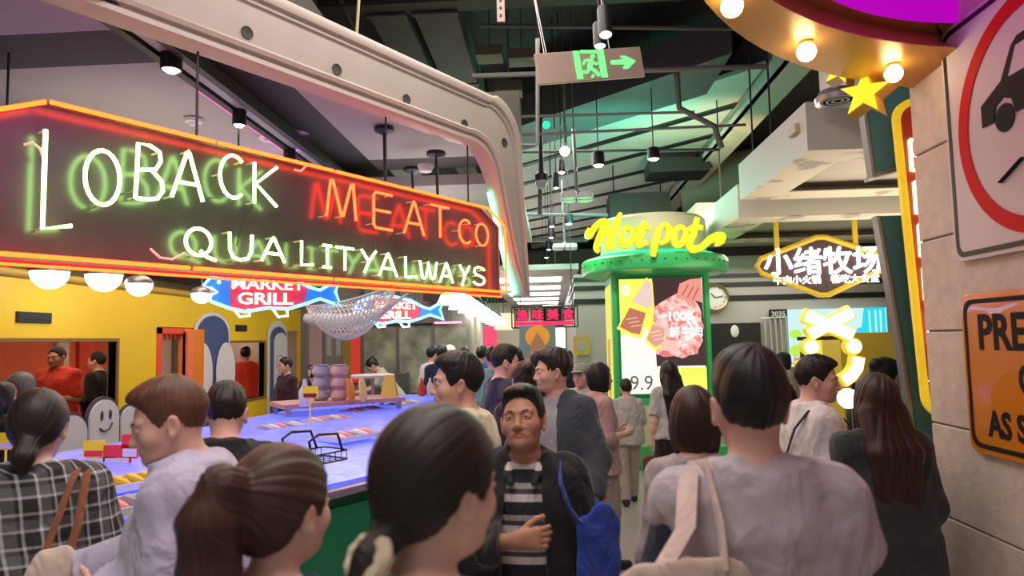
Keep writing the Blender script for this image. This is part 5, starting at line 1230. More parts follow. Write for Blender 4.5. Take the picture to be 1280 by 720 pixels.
q = at(1000, 163, 6.2); o = thing_mesh('sensor_box', 'small beige box fitting beside the largest white ceiling box', 'box', lambda b: b.cbox(q, (.16, .2, .08)), mat('box_cream', (.55, .48, .36), .5), bevel=.01)
q = at(1047, 126, 4.1); o = empty('round_downlight', q, 'round grilled ceiling downlight peeping out behind the star', 'lamp')
b = MB(); b.lathe([(.10, 0), (.125, -.01), (.13, .02), (.10, .06), (0, .06)], q, 28, cap=False); b.tube([q+(0, 0, .06), (q[0], q[1], 6.2)], .015, 6); b.build('ring', M_steel, o, True)
for r in (.03, .06, .09):
    b = MB(); b.lathe([(r-.008, -.002), (r+.008, -.002), (r+.008, .02), (r-.008, .02)], q, 24, cap=False); b.build('grille_ring', M_dark, o)
# ---------------------------------------------------------------- diamond shop sign
DF = Frame(at(1028, 333, 9.0), (1, 0, 0), (0, 0, 1), (0, -1, 0)); ds = empty('diamond_sign', DF.o, 'yellow-edged diamond shop sign with white Chinese lettering', 'sign')
HX = lambda e: [(-.86+e*1.3, .02), (-.80+e, .12-e*.1), (-.06, .40-e), (.06, .40-e), (.78-e, .12-e*.1), (.84-e*1.3, .02), (.78-e, -.06+e*.1), (.06, -.39+e), (-.06, -.39+e), (-.80+e, -.07+e*.1)]
b = MB(); b.prism(HX(.05), -.06, 0, DF); b.build('board', mat('sign_plum', (.10, .06, .06), .5), ds)
b = MB(); b.tube([DF(u, v, .0) for u, v in HX(.02)], .036, 8, True); b.build('yellow_rim', mat('rim_yellow', (.80, .55, .03), .4, emit=.12), ds, True)
WG = glow('sign_white', (1, .98, .98), 2.2)
for i, c in enumerate('小绪牧场'):
    b = MB(); [b.text(c, DF, -.76+i*.375+dx, -.07+dy, .375, .03, w0=.01+.002*q) for q, (dx, dy) in enumerate(((0, 0), (.012, .0), (.006, .010), (.006, -.008)))]; b.build('character', WG, ds)
for i, c in enumerate('牛肉小火锅 畅吃大食堂'):
    if c != ' ':
        b = MB(); [b.text(c, DF, -.645+i*.122+dx, -.215+dy, .120, .02, w0=.01+.002*q) for q, (dx, dy) in enumerate(((0, 0), (.005, .0), (.0025, .004)))]; b.build('small_character', WG, ds)
for u in (-.56, .44):
    b = MB(); b.box((u-.03, .13, -.03), (u+.03, .72, .0), 0, DF); b.build('bracket', mat('rim_yellow', (.80, .55, .03), .4), ds)
0
# X and smile neon figure and the screen behind it
XF = Frame(at(1036, 425, 9.3), (1, 0, 0), (0, 0, 1), (0, -1, 0)); xs = empty('crossed_neon_sign', XF.o, 'glowing yellow-edged sign of a cross, two dots and a curve before the screen', 'sign')
XU = lambda x, y: XF.uv(x, y)
NY = glow('light_cream', (1.0, .93, .62), 2.4); NYS = mat('light_yellow_side', (.75, .55, .03), .4, emit=.55, ecol=(1, .75, .05))
def bar(pts, r, name):
    for e, d0, d1, m_ in ((r*1.28, -.12, .0, NYS), (r, .0, .03, NY)):
        UV = [np.array(XU(*p)) for p in pts]; L_, Rr = [], []
        for i in range(len(UV)):
            d = UV[min(i+1, len(UV)-1)]-UV[max(i-1, 0)]; d = d/np.linalg.norm(d); nn_ = np.array((-d[1], d[0])); x = UV[i]
            if i == 0: x = x-d*(e-r)
            if i == len(UV)-1: x = x+d*(e-r)
            L_.append(tuple(x+nn_*e)); Rr.append(tuple(x-nn_*e))
        b = MB(); b.prism(L_+Rr[::-1], d0, d1, XF); b.build(name + ('_return' if m_ is NYS else ''), m_, xs)
bar([(1007, 394), (1066, 419)], .075, 'cross_bar'); bar([(1064, 390), (1012, 418)], .075, 'cross_bar')
bar([(1073, 447), (1071, 460), (1064, 470), (1055, 476)], .07, 'curve'); bar([(1003, 452), (1008, 466), (1018, 474)], .07, 'curve')
for p in ((1014, 434), (1067, 433)):
    u, v = XU(*p); b = MB(); b.prism(arc(u, v, .115, 0, 360, 20), -.12, 0, XF); b.build('dot_return', NYS, xs); b = MB(); b.prism(arc(u, v, .09, 0, 360, 20), 0, .03, XF); b.build('dot', NY, xs)
b = MB(); b.tube([XF(*XU(1008, 440), -.15), XF(XU(1008, 440)[0], -XF.o[2]+.02, -.15)], .03, 6); b.tube([XF(*XU(1070, 440), -.15), XF(XU(1070, 440)[0], -XF.o[2]+.02, -.15)], .03, 6); b.box((-.35, .0, -.18), (.35, .05, -.12), 0, XF); b.build('stand', M_dark, xs)
VF = Frame(at(988, 440, 11.85), (1, 0, 0), (0, 0, 1), (0, -1, 0)); vs = empty('video_wall', VF.o, 'bright cyan video screen on the striped wall behind the cross sign', 'screen')
b = MB(); b.box((0, -.25, -.05), (1.62, .72, 0), 0, VF); b.build('panel', glow('screen_pale_cyan', (.62, .92, .92), 1.0), vs)
b = MB(); b.prism([(.95, .10), (1.05, .35), (1.2, .40), (1.25, .72), (1.6, .72), (1.6, .02), (1.1, .0)], .001, .004, VF); b.build('cyan_shape', glow('screen_cyan', (.02, .72, .88), 1.0), vs)
for x in (1.32, 1.42, 1.5):
    b = MB(); b.box((x, .1, .005), (x+.03, .68, .008), 0, VF); b.build('pale_stripe', glow('screen_pale_cyan', (.62, .92, .92), 1.0), vs)
for c, r, col in (((.1, .3), .1, (.5, .9, .1)), ((.12, .02), .13, (.55, .85, .08)), ((.55, .12), .28, (.98, .75, .05)), ((.62, .2), .14, (.95, .9, .1)), ((.4, -.02), .13, (.9, .35, .2)), ((.75, -.1), .14, (.95, .8, .75)), ((.14, -.17), .1, (.9, .2, .3))):
    b = MB(); b.prism(arc(c[0], c[1], r, 0, 360, 18, r*.8), .005+.1*r*.1, .008+.1*r*.1, VF); b.build('picture_shape', glow('screen_%d_%d' % (col[0]*100, col[1]*100), col, 1.0), vs)
P = at(1095, 440, 11); b = MB(); b.box((P[0]-.7, 10.6, .0), (P[0]+.9, 11.3, 1.72)); b.build('yellow_counter', mat('counter_ochre', (.62, .42, .05), .5), label='ochre yellow shop counter below the cyan screen', cat='counter')
q = at(1060, 498, 6.0); o = empty('globe_lantern', q+(0, 0, -.8), 'small glowing white globe on a stand behind the man in white', 'lamp')
b = MB(); b.ball(q, .085, 16); b.build('globe', M_lampw, o, True); b = MB(); b.tube([q+(0, 0, -.07), (q[0], q[1], .0)], .02, 6); b.lathe([(.12, -q[2]+.0), (.12, -q[2]+.03), (0, -q[2]+.03)], q, 16); b.build('stand', M_dark, o)

# ---------------------------------------------------------------- stone pillar with signs
M_st = mat('pillar_stone', (.74, .62, .53), .7, noise=.10, nscale=14, bump=.25, bscale=90)
pi_ = empty('wall_pillar', (2.3, 2.1, 0), 'beige stone-clad pillar at the right edge carrying two road signs', 'pillar'); pi_['kind'] = 'structure'; del pi_['category']
zj = [-.10, .10, .505, .91, 1.31, 1.72, 2.13, 2.53, 2.93, 3.35, 3.8, 4.3]; JO = .004
for i in range(1, len(zj)-1):
    for y0, y1 in ((-.2, .82), (.82, 2.02), (2.02, 3.23)):
        b = MB(); b.box((1.70, y0+JO, zj[i]+JO), (2.0, y1-JO, zj[i+1]-JO)); b.build('stone_block', M_st, pi_, bevel=.004, seg=1)
b = MB(); b.box((1.712, -.2, 0), (2.9, 3.22, 6.2)); b.build('core', mat('mortar', (.25, .2, .17), .9), pi_)
RF = Frame((1.70, 2.92, 0), (0, -1, 0), (0, 0, 1), (-1, 0, 0))     # along the pillar towards the camera
# upper sign: car inside a red ring
rs = empty('prohibition_sign', RF(.45, 2.5, 0), 'white square road sign with a black car inside a red ring', 'sign')
b = MB(); b.prism(rrect(0, 2.0, .98, 2.98, .05), .012, .022, RF); b.build('plate', mat('plate_white', (.80, .71, .71), .55, spec=.2), rs, bevel=.003)
b = MB(); P0, P1 = rrect(.018, 2.018, .962, 2.962, .045), rrect(.038, 2.038, .942, 2.942, .035); n_ = len(P0)
V = [RF(*p, .0225) for p in P0]+[RF(*p, .0225) for p in P1]+[RF(*p, .0245) for p in P0]+[RF(*p, .0245) for p in P1]
b.add(V, [(2*n_+i, 2*n_+(i+1) % n_, 3*n_+(i+1) % n_, 3*n_+i) for i in range(n_)]+[(i, (i+1) % n_, 2*n_+(i+1) % n_, 2*n_+i) for i in range(n_)]+[(n_+(i+1) % n_, n_+i, 3*n_+i, 3*n_+(i+1) % n_) for i in range(n_)]); b.build('black_border', M_black, rs)
def ringp(fr, cu, cv, r0, r1, w0, w1, n=64, a0=0, a1=360):
    A = arc(cu, cv, r0, a0, a1, n)[:n+1]; B = arc(cu, cv, r1, a0, a1, n)[:n+1]; m_ = n+1
    V = [fr(*p, w0) for p in A]+[fr(*p, w0) for p in B]+[fr(*p, w1) for p in A]+[fr(*p, w1) for p in B]
    return V, [q for i in range(n) for q in ((2*m_+i, 2*m_+i+1, 3*m_+i+1, 3*m_+i), (m_+i+1, m_+i, 3*m_+i, 3*m_+i+1), (i, i+1, 2*m_+i+1, 2*m_+i))]
cu_, cv_ = .525, 2.485
b = MB(); b.add(*ringp(RF, cu_, cv_, .375, .435, .0235, .027)); b.build('red_ring', mat('sign_red', (.72, .010, .014), .6, spec=.15), rs)
M_sb = mat('sign_black', (.022, .018, .02), .65, spec=.15)
b = MB(); S_ = lambda u, v: (cu_-.28+u*.56, cv_+.0+v*.56)
b.prism([S_(u, v) for u, v in ((0, .02), (.0, .17), (.22, .27), (.34, .46), (.40, .50), (.70, .50), (.78, .46), (.88, .28), (1.0, .24), (1.0, .02), (.89, .02), (.86, .12), (.78, .155), (.70, .12), (.67, .02), (.34, .02), (.31, .12), (.23, .155), (.15, .12), (.12, .02))], .0235, .0275, RF); b.build('car_symbol', M_sb, rs)
for u in (.23, .78):
    c = S_(u, .02); b = MB(); b.prism(arc(c[0], c[1], .052, 0, 360, 24), .0235, .0275, RF); b.build('car_wheel', M_sb, rs)
b = MB(); b.prism([S_(u, v) for u, v in ((.30, .27), (.385, .44), (.52, .44), (.52, .27))], .0277, .0282, RF); b.prism([S_(u, v) for u, v in ((.56, .27), (.56, .44), (.70, .44), (.80, .28))], .0277, .0282, RF); b.build('car_window', mat('plate_white', (.80, .71, .71), .55, spec=.2), rs)
for s_, x0_, sw in ((-1, .20, 0),):
    b = MB(); b.tube([RF(cu_-.2, cv_-.22, .0255), RF(cu_-.07, cv_-.16, .0255), RF(cu_+.05, cv_-.2, .0255), RF(cu_+.2, cv_-.15, .0255)], .014, 6, flat=(1, .25)); b.build('skid_mark', M_sb, rs)
# lower orange sign
os_ = empty('orange_sign', RF(.4, 1.55, 0), 'orange rectangular notice with black lettering on the stone pillar', 'sign')
MOr = mat('sign_orange', (.80, .27, .02), .25, coat=.6)
b = MB(); b.prism(rrect(.012, 1.235, 1.0, 1.865, .05), .012, .022, RF); b.build('plate', MOr, os_, bevel=.003)
P0, P1 = rrect(.032, 1.257, .978, 1.843, .05), rrect(.050, 1.275, .958, 1.825, .045); n_ = len(P0); b = MB()
V = [RF(*p, .0225) for p in P0]+[RF(*p, .0225) for p in P1]+[RF(*p, .0245) for p in P0]+[RF(*p, .0245) for p in P1]
b.add(V, [(2*n_+i, 2*n_+(i+1) % n_, 3*n_+(i+1) % n_, 3*n_+i) for i in range(n_)]+[(i, (i+1) % n_, 2*n_+(i+1) % n_, 2*n_+i) for i in range(n_)]+[(n_+(i+1) % n_, n_+i, 3*n_+i, 3*n_+(i+1) % n_) for i in range(n_)]); b.build('black_border', M_sb, os_)
for txt, u, v, s_, sx in (('PRE', .115, 1.648, .190, .92), ('O', .335, 1.490, .145, .8), ('AS S', .145, 1.315, .135, .86)):
    b = MB(); b.text(txt, RF, u, v, s_, .002, w0=.0225, fat=.005, sx=sx); b.build('lettering', M_sb, os_)

# ---------------------------------------------------------------- gold canopy disc with bulbs
RFm = [(1.95, 1.60, 1.59, 2.85), (1.95, 1.60, 1.60, 2.98), (2.09, 1.52, 1.60, 3.0)]
M_gold = mat('canopy_gold', (.62, .29, .055), .36, .5, noise=.05, nscale=3); M_gold2 = mat('canopy_orange', (.62, .27, .10), .4, .25)
M_pur = mat('canopy_purple', (.45, .01, .50), .4, emit=.55, ecol=(.62, .0, .66))
gc = empty('round_canopy', (1.5, 1.9, 2.85), 'round gold canopy with glowing bulbs under its rim and a purple centre', 'canopy')
def fit3(P):
    (x1, y1), (x2, y2), (x3, y3) = P; A = np.array([[x2-x1, y2-y1], [x3-x1, y3-y1]]); r_ = .5*np.array([x2**2-x1**2+y2**2-y1**2, x3**2-x1**2+y3**2-y1**2]); c = np.linalg.solve(A, r_); return c[0], c[1], sqrt((x1-c[0])**2+(y1-c[1])**2)
def cpx(pts, z): return fit3([tuple(atz(x, y, z)[:2]) for x, y in pts])
C0 = cpx(((880, 0), (960, 65), (1130, 108)), 2.85); C1 = cpx(((965, 0), (1050, 38), (1215, 60)), 2.87); C2 = cpx(((975, -12), (1060, 22), (1220, 46)), 2.98); C3 = cpx(((1040, 0), (1110, 22), (1236, 28)), 2.98); C4 = cpx(((1046, -5), (1112, 17), (1236, 22)), 3.0)
rows = [(C0, 3.02), (C0, 2.85), (C1, 2.87), (C2, 2.98), (C3, 2.98), (C4, 3.00), (C4, 4.8)]
N_ = 96
def crow(c, z): return [(c[0]+c[2]*cos(2*pi*i/N_), c[1]+c[2]*sin(2*pi*i/N_), z) for i in range(N_)]
def clipx(p): return (min(p[0], 1.705), p[1], p[2])
def cpart(k0, k1, m, name):
    b = MB()
    for k in range(k0, k1):
        A = [clipx(p) for p in crow(*rows[k])]; B = [clipx(p) for p in crow(*rows[k+1])]; V = A+B
        Fc = [(i, (i+1) % N_, N_+(i+1) % N_, N_+i) for i in range(N_) if not all(V[j][0] > 1.7045 for j in (i, (i+1) % N_, N_+i, N_+(i+1) % N_))]
        b.add(V, Fc)
    return b.build(name, m, gc, True)
cpart(0, 2, M_gold, 'gold_rim'); cpart(2, 4, M_gold2, 'inner_step'); cpart(4, 6, M_pur, 'purple_drum')
b = MB(); A = [clipx(p) for p in crow(C0, 3.03)]; B = [clipx(p) for p in crow(C4, 3.03)]; b.add(A+B, [(i, (i+1) % N_, N_+(i+1) % N_, N_+i) for i in range(N_)]); b.add([clipx(p) for p in crow(C4, 4.8)], [tuple(range(N_))]); b.build('top_plate', M_gold2, gc)
MID = tuple((np.array(C0)+np.array(C1))/2)
for px, py in ((915, 8), (1008, 65), (1117, 92)):
    p = atz(px, py, 2.82); b = MB(); b.ball(p, .036, 18); bb = b.build('bulb', glow('bulb_warm', (1.0, .80, .48), 20), gc, True)
    b = MB(); b.lathe([(.02, .03), (.026, .035), (.03, .06), (0, .06)], p, 14); b.build('bulb_socket', M_gold, bb, True)
    lamp('canopy_bulb_light', 'POINT', p+(0, 0, -.0), 1.2, (1.0, .62, .22), .037)
# stars
STAR = lambda r, a: [(r*(1 if i % 2 == 0 else .42)*cos(radians(a+36*i)), r*(1 if i % 2 == 0 else .42)*sin(radians(a+36*i))) for i in range(10)]
M_sf = glow('star_yellow', (1.0, .85, .03), 1.1); M_ss = mat('star_side', (.62, .32, .02), .4)
for px, py, Y, r, a, lb in ((1080, 116, 3.05, .112, 84, 'glowing yellow star hanging below the gold canopy rim'), (1050, 86, 3.3, .085, 70, 'second yellow star mostly hidden behind the gold canopy rim')):
    f_ = Frame(at(px, py, Y), np.array((.74, -.67, 0)), (0, 0, 1), np.array((-.67, -.74, 0))); o = empty('star_lamp', f_.o, lb, 'star')
    b = MB(); b.prism(STAR(r, a), -.11, 0, f_); b.build('side', M_ss, o); b = MB(); b.prism(STAR(r*.94, a), .0, .008, f_); b.build('face', M_sf, o)
    b = MB(); b.tube([f_(0, 0, -.08), f_(0, .5, -.08)], .01, 6); b.build('rod', M_dark, o)
# teal boards and light box behind the pillar
M_teal = mat('board_teal', (.06, .22, .25), .5); M_ted = mat('board_edge', (.28, .28, .29), .35, .5)
YT = 3.42; TE = Frame((0, YT, 0), (1, 0, 0), (0, 0, 1), (0, -1, 0)); tu = lambda x, y: TE.uv(x, y)
for nm, pts, lb in (('teal_board', ((1098, 270), (1125, 420), (1150, 580), (1170, 735)), 'tall slanting teal board with a metal edge behind the stone pillar'), ('teal_drop_panel', ((1081, 60), (1083, 150), (1093, 222)), 'short teal panel hanging above the tall teal board')):
    L_ = [tu(*p) for p in pts]
    if nm == 'teal_board': L_[-1] = (L_[-1][0]+.02, .02)
    R0 = [(2.25, L_[-1][1]+(.16 if nm != 'teal_board' else 0)), (2.25, L_[0][1])]
    o = empty(nm, TE(1.9, L_[-1][1], 0), lb, 'board'); b = MB(); b.prism(L_+R0, -.04, 0, TE); b.build('panel', M_teal, o)
    b = MB(); E_ = [(u-.014, v) for u, v in L_]; b.prism(E_+L_[::-1], -.045, .012, TE); b.build('metal_edge', M_ted, o)
    if nm == 'teal_drop_panel': b = MB(); b.prism([L_[-1], (2.25, L_[-1][1]+.16), (2.25, L_[-1][1]+.18), (L_[-1][0], L_[-1][1]+.02)], -.11, .012, TE); b.build('metal_edge', M_ted, o)
LB = Frame((0, 3.30, 0), (1, 0, 0), (0, 0, 1), (0, -1, 0)); lbx = empty('vertical_light_box', LB(1.85, 1.3, 0), 'tall yellow-framed light box sign half hidden by the stone pillar', 'sign')
l0 = LB.uv(1117, 160); l1 = LB.uv(1157, 500); ux = l0[0]; zb_, zt_ = LB.uv(1160, 523)[1], LB.uv(1125, 125)[1]
SL = (LB.uv(1150, 480)[0]-LB.uv(1119, 180)[0])/(LB.uv(1119, 180)[1]-LB.uv(1150, 480)[1])
sh = lambda u, v: (u+(zt_-.15-v)*SL, v)
OUTL = [sh(u, v) for u, v in rrect(ux, zb_, ux+.48, zt_, .10, 8)]; INL = [sh(u, v) for u, v in rrect(ux+.03, zb_+.03, ux+.45, zt_-.03, .08, 8)]
n_ = len(OUTL); b = MB(); V = [LB(*p, -.012) for p in OUTL]+[LB(*p, -.012) for p in INL]+[LB(*p, .014) for p in OUTL]+[LB(*p, .014) for p in INL]
b.add(V, [q for i in range(n_) for q in ((2*n_+i, 2*n_+(i+1) % n_, 3*n_+(i+1) % n_, 3*n_+i), (i, (i+1) % n_, 2*n_+(i+1) % n_, 2*n_+i), (n_+(i+1) % n_, n_+i, 3*n_+i, 3*n_+(i+1) % n_))]); b.build('yellow_frame', mat('frame_yellow', (.85, .60, .02), .35, emit=.35, ecol=(1, .75, .02)), lbx)
b = MB(); b.prism(INL, -.03, 0, LB); b.build('red_panel', mat('panel_dark_red', (.25, .018, .01), .4, emit=.15, ecol=(.8, .05, .02)), lbx)
LG = glow('char_yellow', (1.0, .88, .45), 2.6)
zc = zt_-.20; k = 0
while zc > zb_+.30:
    u0, v0 = sh(ux+.058, zc-.15); b = MB(); h_ = .15
    for a in ([(0, .0), (.0, 1)], [(0, 1), (1, 1)], [(.0, .5), (1, .55)], [(0, .02), (1, .0)], [(.5, 1.1), (.45, -.1)], [(.2, .75), (.2, .3)]):
        b.tube([LB(u0+x*.2, v0+y*h_, .012) for x, y in a], .014, 6, flat=(1, .6))
    b.build('glowing_character', LG, lbx); zc -= .205; k += 1
u0, v0 = sh(ux+.11, zb_+.15); b = MB(); b.prism([(u0+x, v0+y) for x, y in STAR(.08, 90)], .002, .02, LB); b.build('star', LG, lbx)
b = MB(); b.box((ux+.1, zb_+.3, -.12), (ux+.3, zt_-.3, -.03), 0, LB); b.build('bracket', M_dark, lbx)

# ---------------------------------------------------------------- far corridor
lampgrp = 'white cone lamps along the corridor'
for i in range(9):
    Y = 9.2+i*1.12; P = at(565+i*6.4, 374+i*3.9, Y); P[0] = -1.33-.016*i; P[2] = 2.26-.012*i; s_ = .21
    o = empty('cone_pendant', P, ('first', 'second', 'third', 'fourth', 'fifth', 'sixth', 'seventh', 'eighth', 'ninth')[i] + ' white cone lamp from the neon sign, in the row along the corridor', 'lamp', lampgrp)
    b = MB(); b.lathe([(s_*1.15, -.04), (s_*.9, .08), (s_*.45, .16)], P, 20); b.lathe([(0, -.03), (s_*1.1, -.035)], P, 20); b.build('glass_cone', M_lampw, o, True)
    b = MB(); b.lathe([(s_*.5, .155), (s_*.35, .25), (.03, .3), (0, .3)], P, 16); b.tube([P+(0, 0, .28), P+(0, 0, 1.5)], .01, 5); b.build('green_cap', mat('cap_green', (.02, .07, .035), .4), o, True)
b = MB(); b.box((-1.5, 12.5, 3.0), (.5, 33, 3.1)); b.build('ceiling_corridor', mat('corridor_ceiling', (.6, .58, .54), .7), kind='structure')
b = MB(); b.box((-4.5, 25, 0), (-.35, 25.2, 3.1)); b.box((-1.62, 12.7, 0), (-1.5, 14.2, 3.0)); b.build('wall_corridor', mat('wall_cream', (.60, .54, .40), .7), kind='structure')
for i in range(6):
    b = MB(); y = 14+i*2.3; b.box((-1.2, y, 2.985), (.2, y+1.0, 2.998)); b.build('ceiling_light_panel', glow('panel_light', (1, .97, .92), 5), label=('nearest', 'second', 'third', 'fourth', 'fifth', 'farthest')[i] + ' bright flat light panel in the far corridor ceiling', cat='lamp', group='flat light panels of the far corridor')
# framed red sign
SF = Frame(at(640, 410, 11.2), (1, 0, 0), (0, 0, 1), (0, -1, 0)); W_ = 82/850*11.2; H_ = 26/850*11.2
rd = empty('framed_red_sign', SF.o, 'lattice-framed red four-character sign hanging across the corridor', 'sign')
b = MB()
for z in (0, H_): b.tube([SF(0, z), SF(W_, z)], .014, 6)
for u in (0, .05, W_-.05, W_): b.tube([SF(u, 0), SF(u, H_)], .012, 6)
for i in range(9): b.tube([SF(W_*i/9, H_), SF(W_*(i+.5)/9, H_-.05), SF(W_*(i+1)/9, H_)], .006, 4)
for u in (.15, W_-.08): b.tube([SF(u, H_), SF(u-.04, 6.2-SF.o[2])], .008, 5)
b.build('lattice_frame', M_dark, rd)
RG = glow('sign_red_glow', (1.0, .02, .10), 1.6)
for i, c in enumerate('渔味美食'):
    u = .085+i*.25; b = MB(); b.box((u-.02, .115, -.03), (u+.19, H_-.03, -.005), 0, SF); b.build('letter_box', mat('letter_back', (.10, .08, .085) if i in (0, 3) else (.5, .45, .47), .5), rd)
    b = MB(); [b.text(c, SF, u-.005+dx, .135+dy, .185, .02, w0=.002*q) for q, (dx, dy) in enumerate(((0, 0), (.010, .0), (.005, .008)))]; b.build('character', RG, rd)
b = MB(); b.box((.06, .035, -.02), (W_-.07, .10, .0), 0, SF); b.build('red_bar', RG, rd)
q = at(672, 425, 10.5); o = empty('bust_poster', q, 'poster stand showing an orange-haired figure below the red sign', 'poster'); f_ = Frame(q, (1, 0, 0), (0, 0, 1), (0, -1, 0))
b = MB(); b.box((-.28, -.28, -.03), (.28, .22, 0), 0, f_); b.build('board', mat('poster_blue', (.20, .27, .33), .5), o)
b = MB(); b.prism(arc(0, .05, .19, 0, 360, 20, .17), .001, .006, f_); b.build('hair_shape', mat('poster_orange', (.85, .33, .04), .5, emit=.2), o)
b = MB(); b.prism([(-.16, -.28), (.16, -.28), (.09, -.03), (0, .12), (-.09, -.03)], .007, .01, f_); b.build('figure_shape', mat('poster_skin', (.55, .24, .17), .5), o)
b = MB(); b.box((-.02, -q[2], -.05), (.02, -.28, -.03), 0, f_); b.box((-.2, -q[2], -.2), (.2, -q[2]+.03, .1), 0, f_); b.build('stand', M_dark, o)
f_ = Frame(at(697, 421, 12.6), (1, 0, 0), (0, 0, 1), (0, -1, 0)); o = empty('lit_menu_board', f_.o, 'bright white menu light box with a green frame in the corridor', 'sign')
b = MB(); b.box((-.14, -.25, 0), (.14, .17, .01), 0, f_); b.build('panel', glow('menu_white', (1, .97, .75), 1.8), o); b = MB(); b.box((-.17, -.28, -.05), (.17, .20, -.001), 0, f_); b.build('frame', mat('frame_olive', (.12, .2, .03), .5), o)
b = MB(); b.box((-.03, -f_.o[2], -.05), (.03, -.28, -.02), 0, f_); b.build('post', M_dark, o)
f_ = Frame(at(727, 432, 11.9), (1, 0, 0), (0, 0, 1), (0, -1, 0)); o = empty('yellow_wall_sign', f_.o, 'small dull yellow sign with a pale disc on the grey corner wall', 'sign')
b = MB(); b.prism(rrect(-.14, -.16, .14, .16, .03), -.02, .01, f_); b.build('plate', mat('plate_yellow', (.55, .40, .06), .5), o); b = MB(); b.prism(arc(.0, 0, .08, 0, 360, 18, .1), .011, .015, f_); b.build('disc', mat('disc_grey', (.4, .4, .36), .5), o)
for px, py, Y, w_, h_, c, lb in ((609, 421, 20.5, .6, .6, (.85, .06, .15), 'small red lit shop sign far down the corridor'), (595, 424, 18, .35, .8, (.2, .55, .65), 'pale blue lit panel far down the corridor'), (630, 402, 20, .6, .5, (.9, .75, .5), 'pale warm lit shop panel at the corridor end')):
    f_ = Frame(at(px, py, Y), (1, 0, 0), (0, 0, 1), (0, -1, 0)); o = empty('shop_light_panel', f_.o, lb, 'sign'); b = MB(); b.prism(rrect(-w_/2, -h_/2, w_/2, h_/2, .08), 0, .06, f_); b.build('panel', glow('shop_panel_%d' % px, c, 1.2), o)
    b = MB(); b.tube([f_(0, h_/2, .03), f_(0, 3.05-f_.o[2], .03)], .01, 5); b.build('hanger', M_dark, o)
# ---------------------------------------------------------------- cloth materials
def plaid(N, L, c):
    mp = N.new('ShaderNodeSeparateXYZ'); L.new(c, mp.inputs[0])
    def band(sock, fr_, lo):
        m1 = N.new('ShaderNodeMath'); m1.operation = 'MULTIPLY'; m1.inputs[1].default_value = fr_; L.new(sock, m1.inputs[0])
        m2 = N.new('ShaderNodeMath'); m2.operation = 'FRACT'; L.new(m1.outputs[0], m2.inputs[0])
        m3 = N.new('ShaderNodeMath'); m3.operation = 'LESS_THAN'; m3.inputs[1].default_value = lo; L.new(m2.outputs[0], m3.inputs[0]); return m3.outputs[0]
    ad = N.new('ShaderNodeMath'); ad.operation = 'ADD'; L.new(mp.outputs[0], ad.inputs[0]); L.new(mp.outputs[1], ad.inputs[1])
    outs = [band(ad.outputs[0], 19, .17), band(ad.outputs[0], 9.5, .40), band(mp.outputs[2], 19, .17), band(mp.outputs[2], 9.5, .36)]
    s = None
    for o_, k_ in zip(outs, (.26, .055, .22, .055)):
        m = N.new('ShaderNodeMath'); m.operation = 'MULTIPLY_ADD'; m.inputs[1].default_value = k_; L.new(o_, m.inputs[0])
        if s is None: m.inputs[2].default_value = .02
        else: L.new(s, m.inputs[2])
        s = m.outputs[0]
    cc = N.new('ShaderNodeCombineColor'); [L.new(s, cc.inputs[i]) for i in range(3)]
    return cc.outputs[0]
def stripes(N, L, c):
    sp = N.new('ShaderNodeSeparateXYZ'); L.new(c, sp.inputs[0]); m1 = N.new('ShaderNodeMath'); m1.operation = 'MULTIPLY'; m1.inputs[1].default_value = 9.5; L.new(sp.outputs[2], m1.inputs[0])
    m2 = N.new('ShaderNodeMath'); m2.operation = 'FRACT'; L.new(m1.outputs[0], m2.inputs[0]); r = N.new('ShaderNodeValToRGB'); r.color_ramp.interpolation = 'CONSTANT'
    e = r.color_ramp.elements; e[0].position = 0; e[0].color = (.012, .012, .022, 1); e[1].position = .42; e[1].color = (.55, .50, .48, 1); x = e.new(.66); x.color = (.05, .04, .06, 1); y = e.new(.82); y.color = (.30, .28, .28, 1)
    L.new(m2.outputs[0], r.inputs[0]); return r.outputs[0]
def wrinkle(m, s=.55):
    N = m.node_tree.nodes; L = m.node_tree.links; p = N['Principled BSDF']
    if N.get('folds'): return m
    tc = N.new('ShaderNodeTexCoord'); mp = N.new('ShaderNodeMapping'); mp.inputs['Scale'].default_value = (1, 1, .55); mp.inputs['Rotation'].default_value = (.3, .5, .2); L.new(tc.outputs['Object'], mp.inputs[0])
    nz = N.new('ShaderNodeTexNoise'); nz.name = 'folds'; nz.inputs['Scale'].default_value = 9; nz.inputs['Detail'].default_value = 2.5; nz.inputs['Distortion'].default_value = 1.4; L.new(mp.outputs[0], nz.inputs['Vector'])
    b2 = N.new('ShaderNodeBump'); b2.inputs['Strength'].default_value = s; b2.inputs['Distance'].default_value = .045; L.new(nz.outputs[0], b2.inputs['Height'])
    old = p.inputs['Normal'].links
    if old: L.new(old[0].from_socket, b2.inputs['Normal'])
    L.new(b2.outputs[0], p.inputs['Normal']); return m
cl = lambda n, c, bump=.12, **k: wrinkle(mat('cloth_'+n, c, .85, bump=bump, bscale=220, noise=.08, nscale=30, sheen=.2, spec=.2, **k))
C_plaid = ramp_mat('cloth_plaid', plaid, .85); C_stripe = ramp_mat('cloth_stripes', stripes, .85); wrinkle(C_plaid); wrinkle(C_stripe)
C_lav = cl('lavender', (.44, .41, .54)); C_gry = cl('grey_knit', (.50, .44, .48)); C_blk = cl('black', (.018, .017, .019)); C_navy = cl('navy', (.02, .025, .055)); C_wht = cl('white', (.72, .69, .68)); C_yel = cl('pale_yellow', (.66, .62, .40))
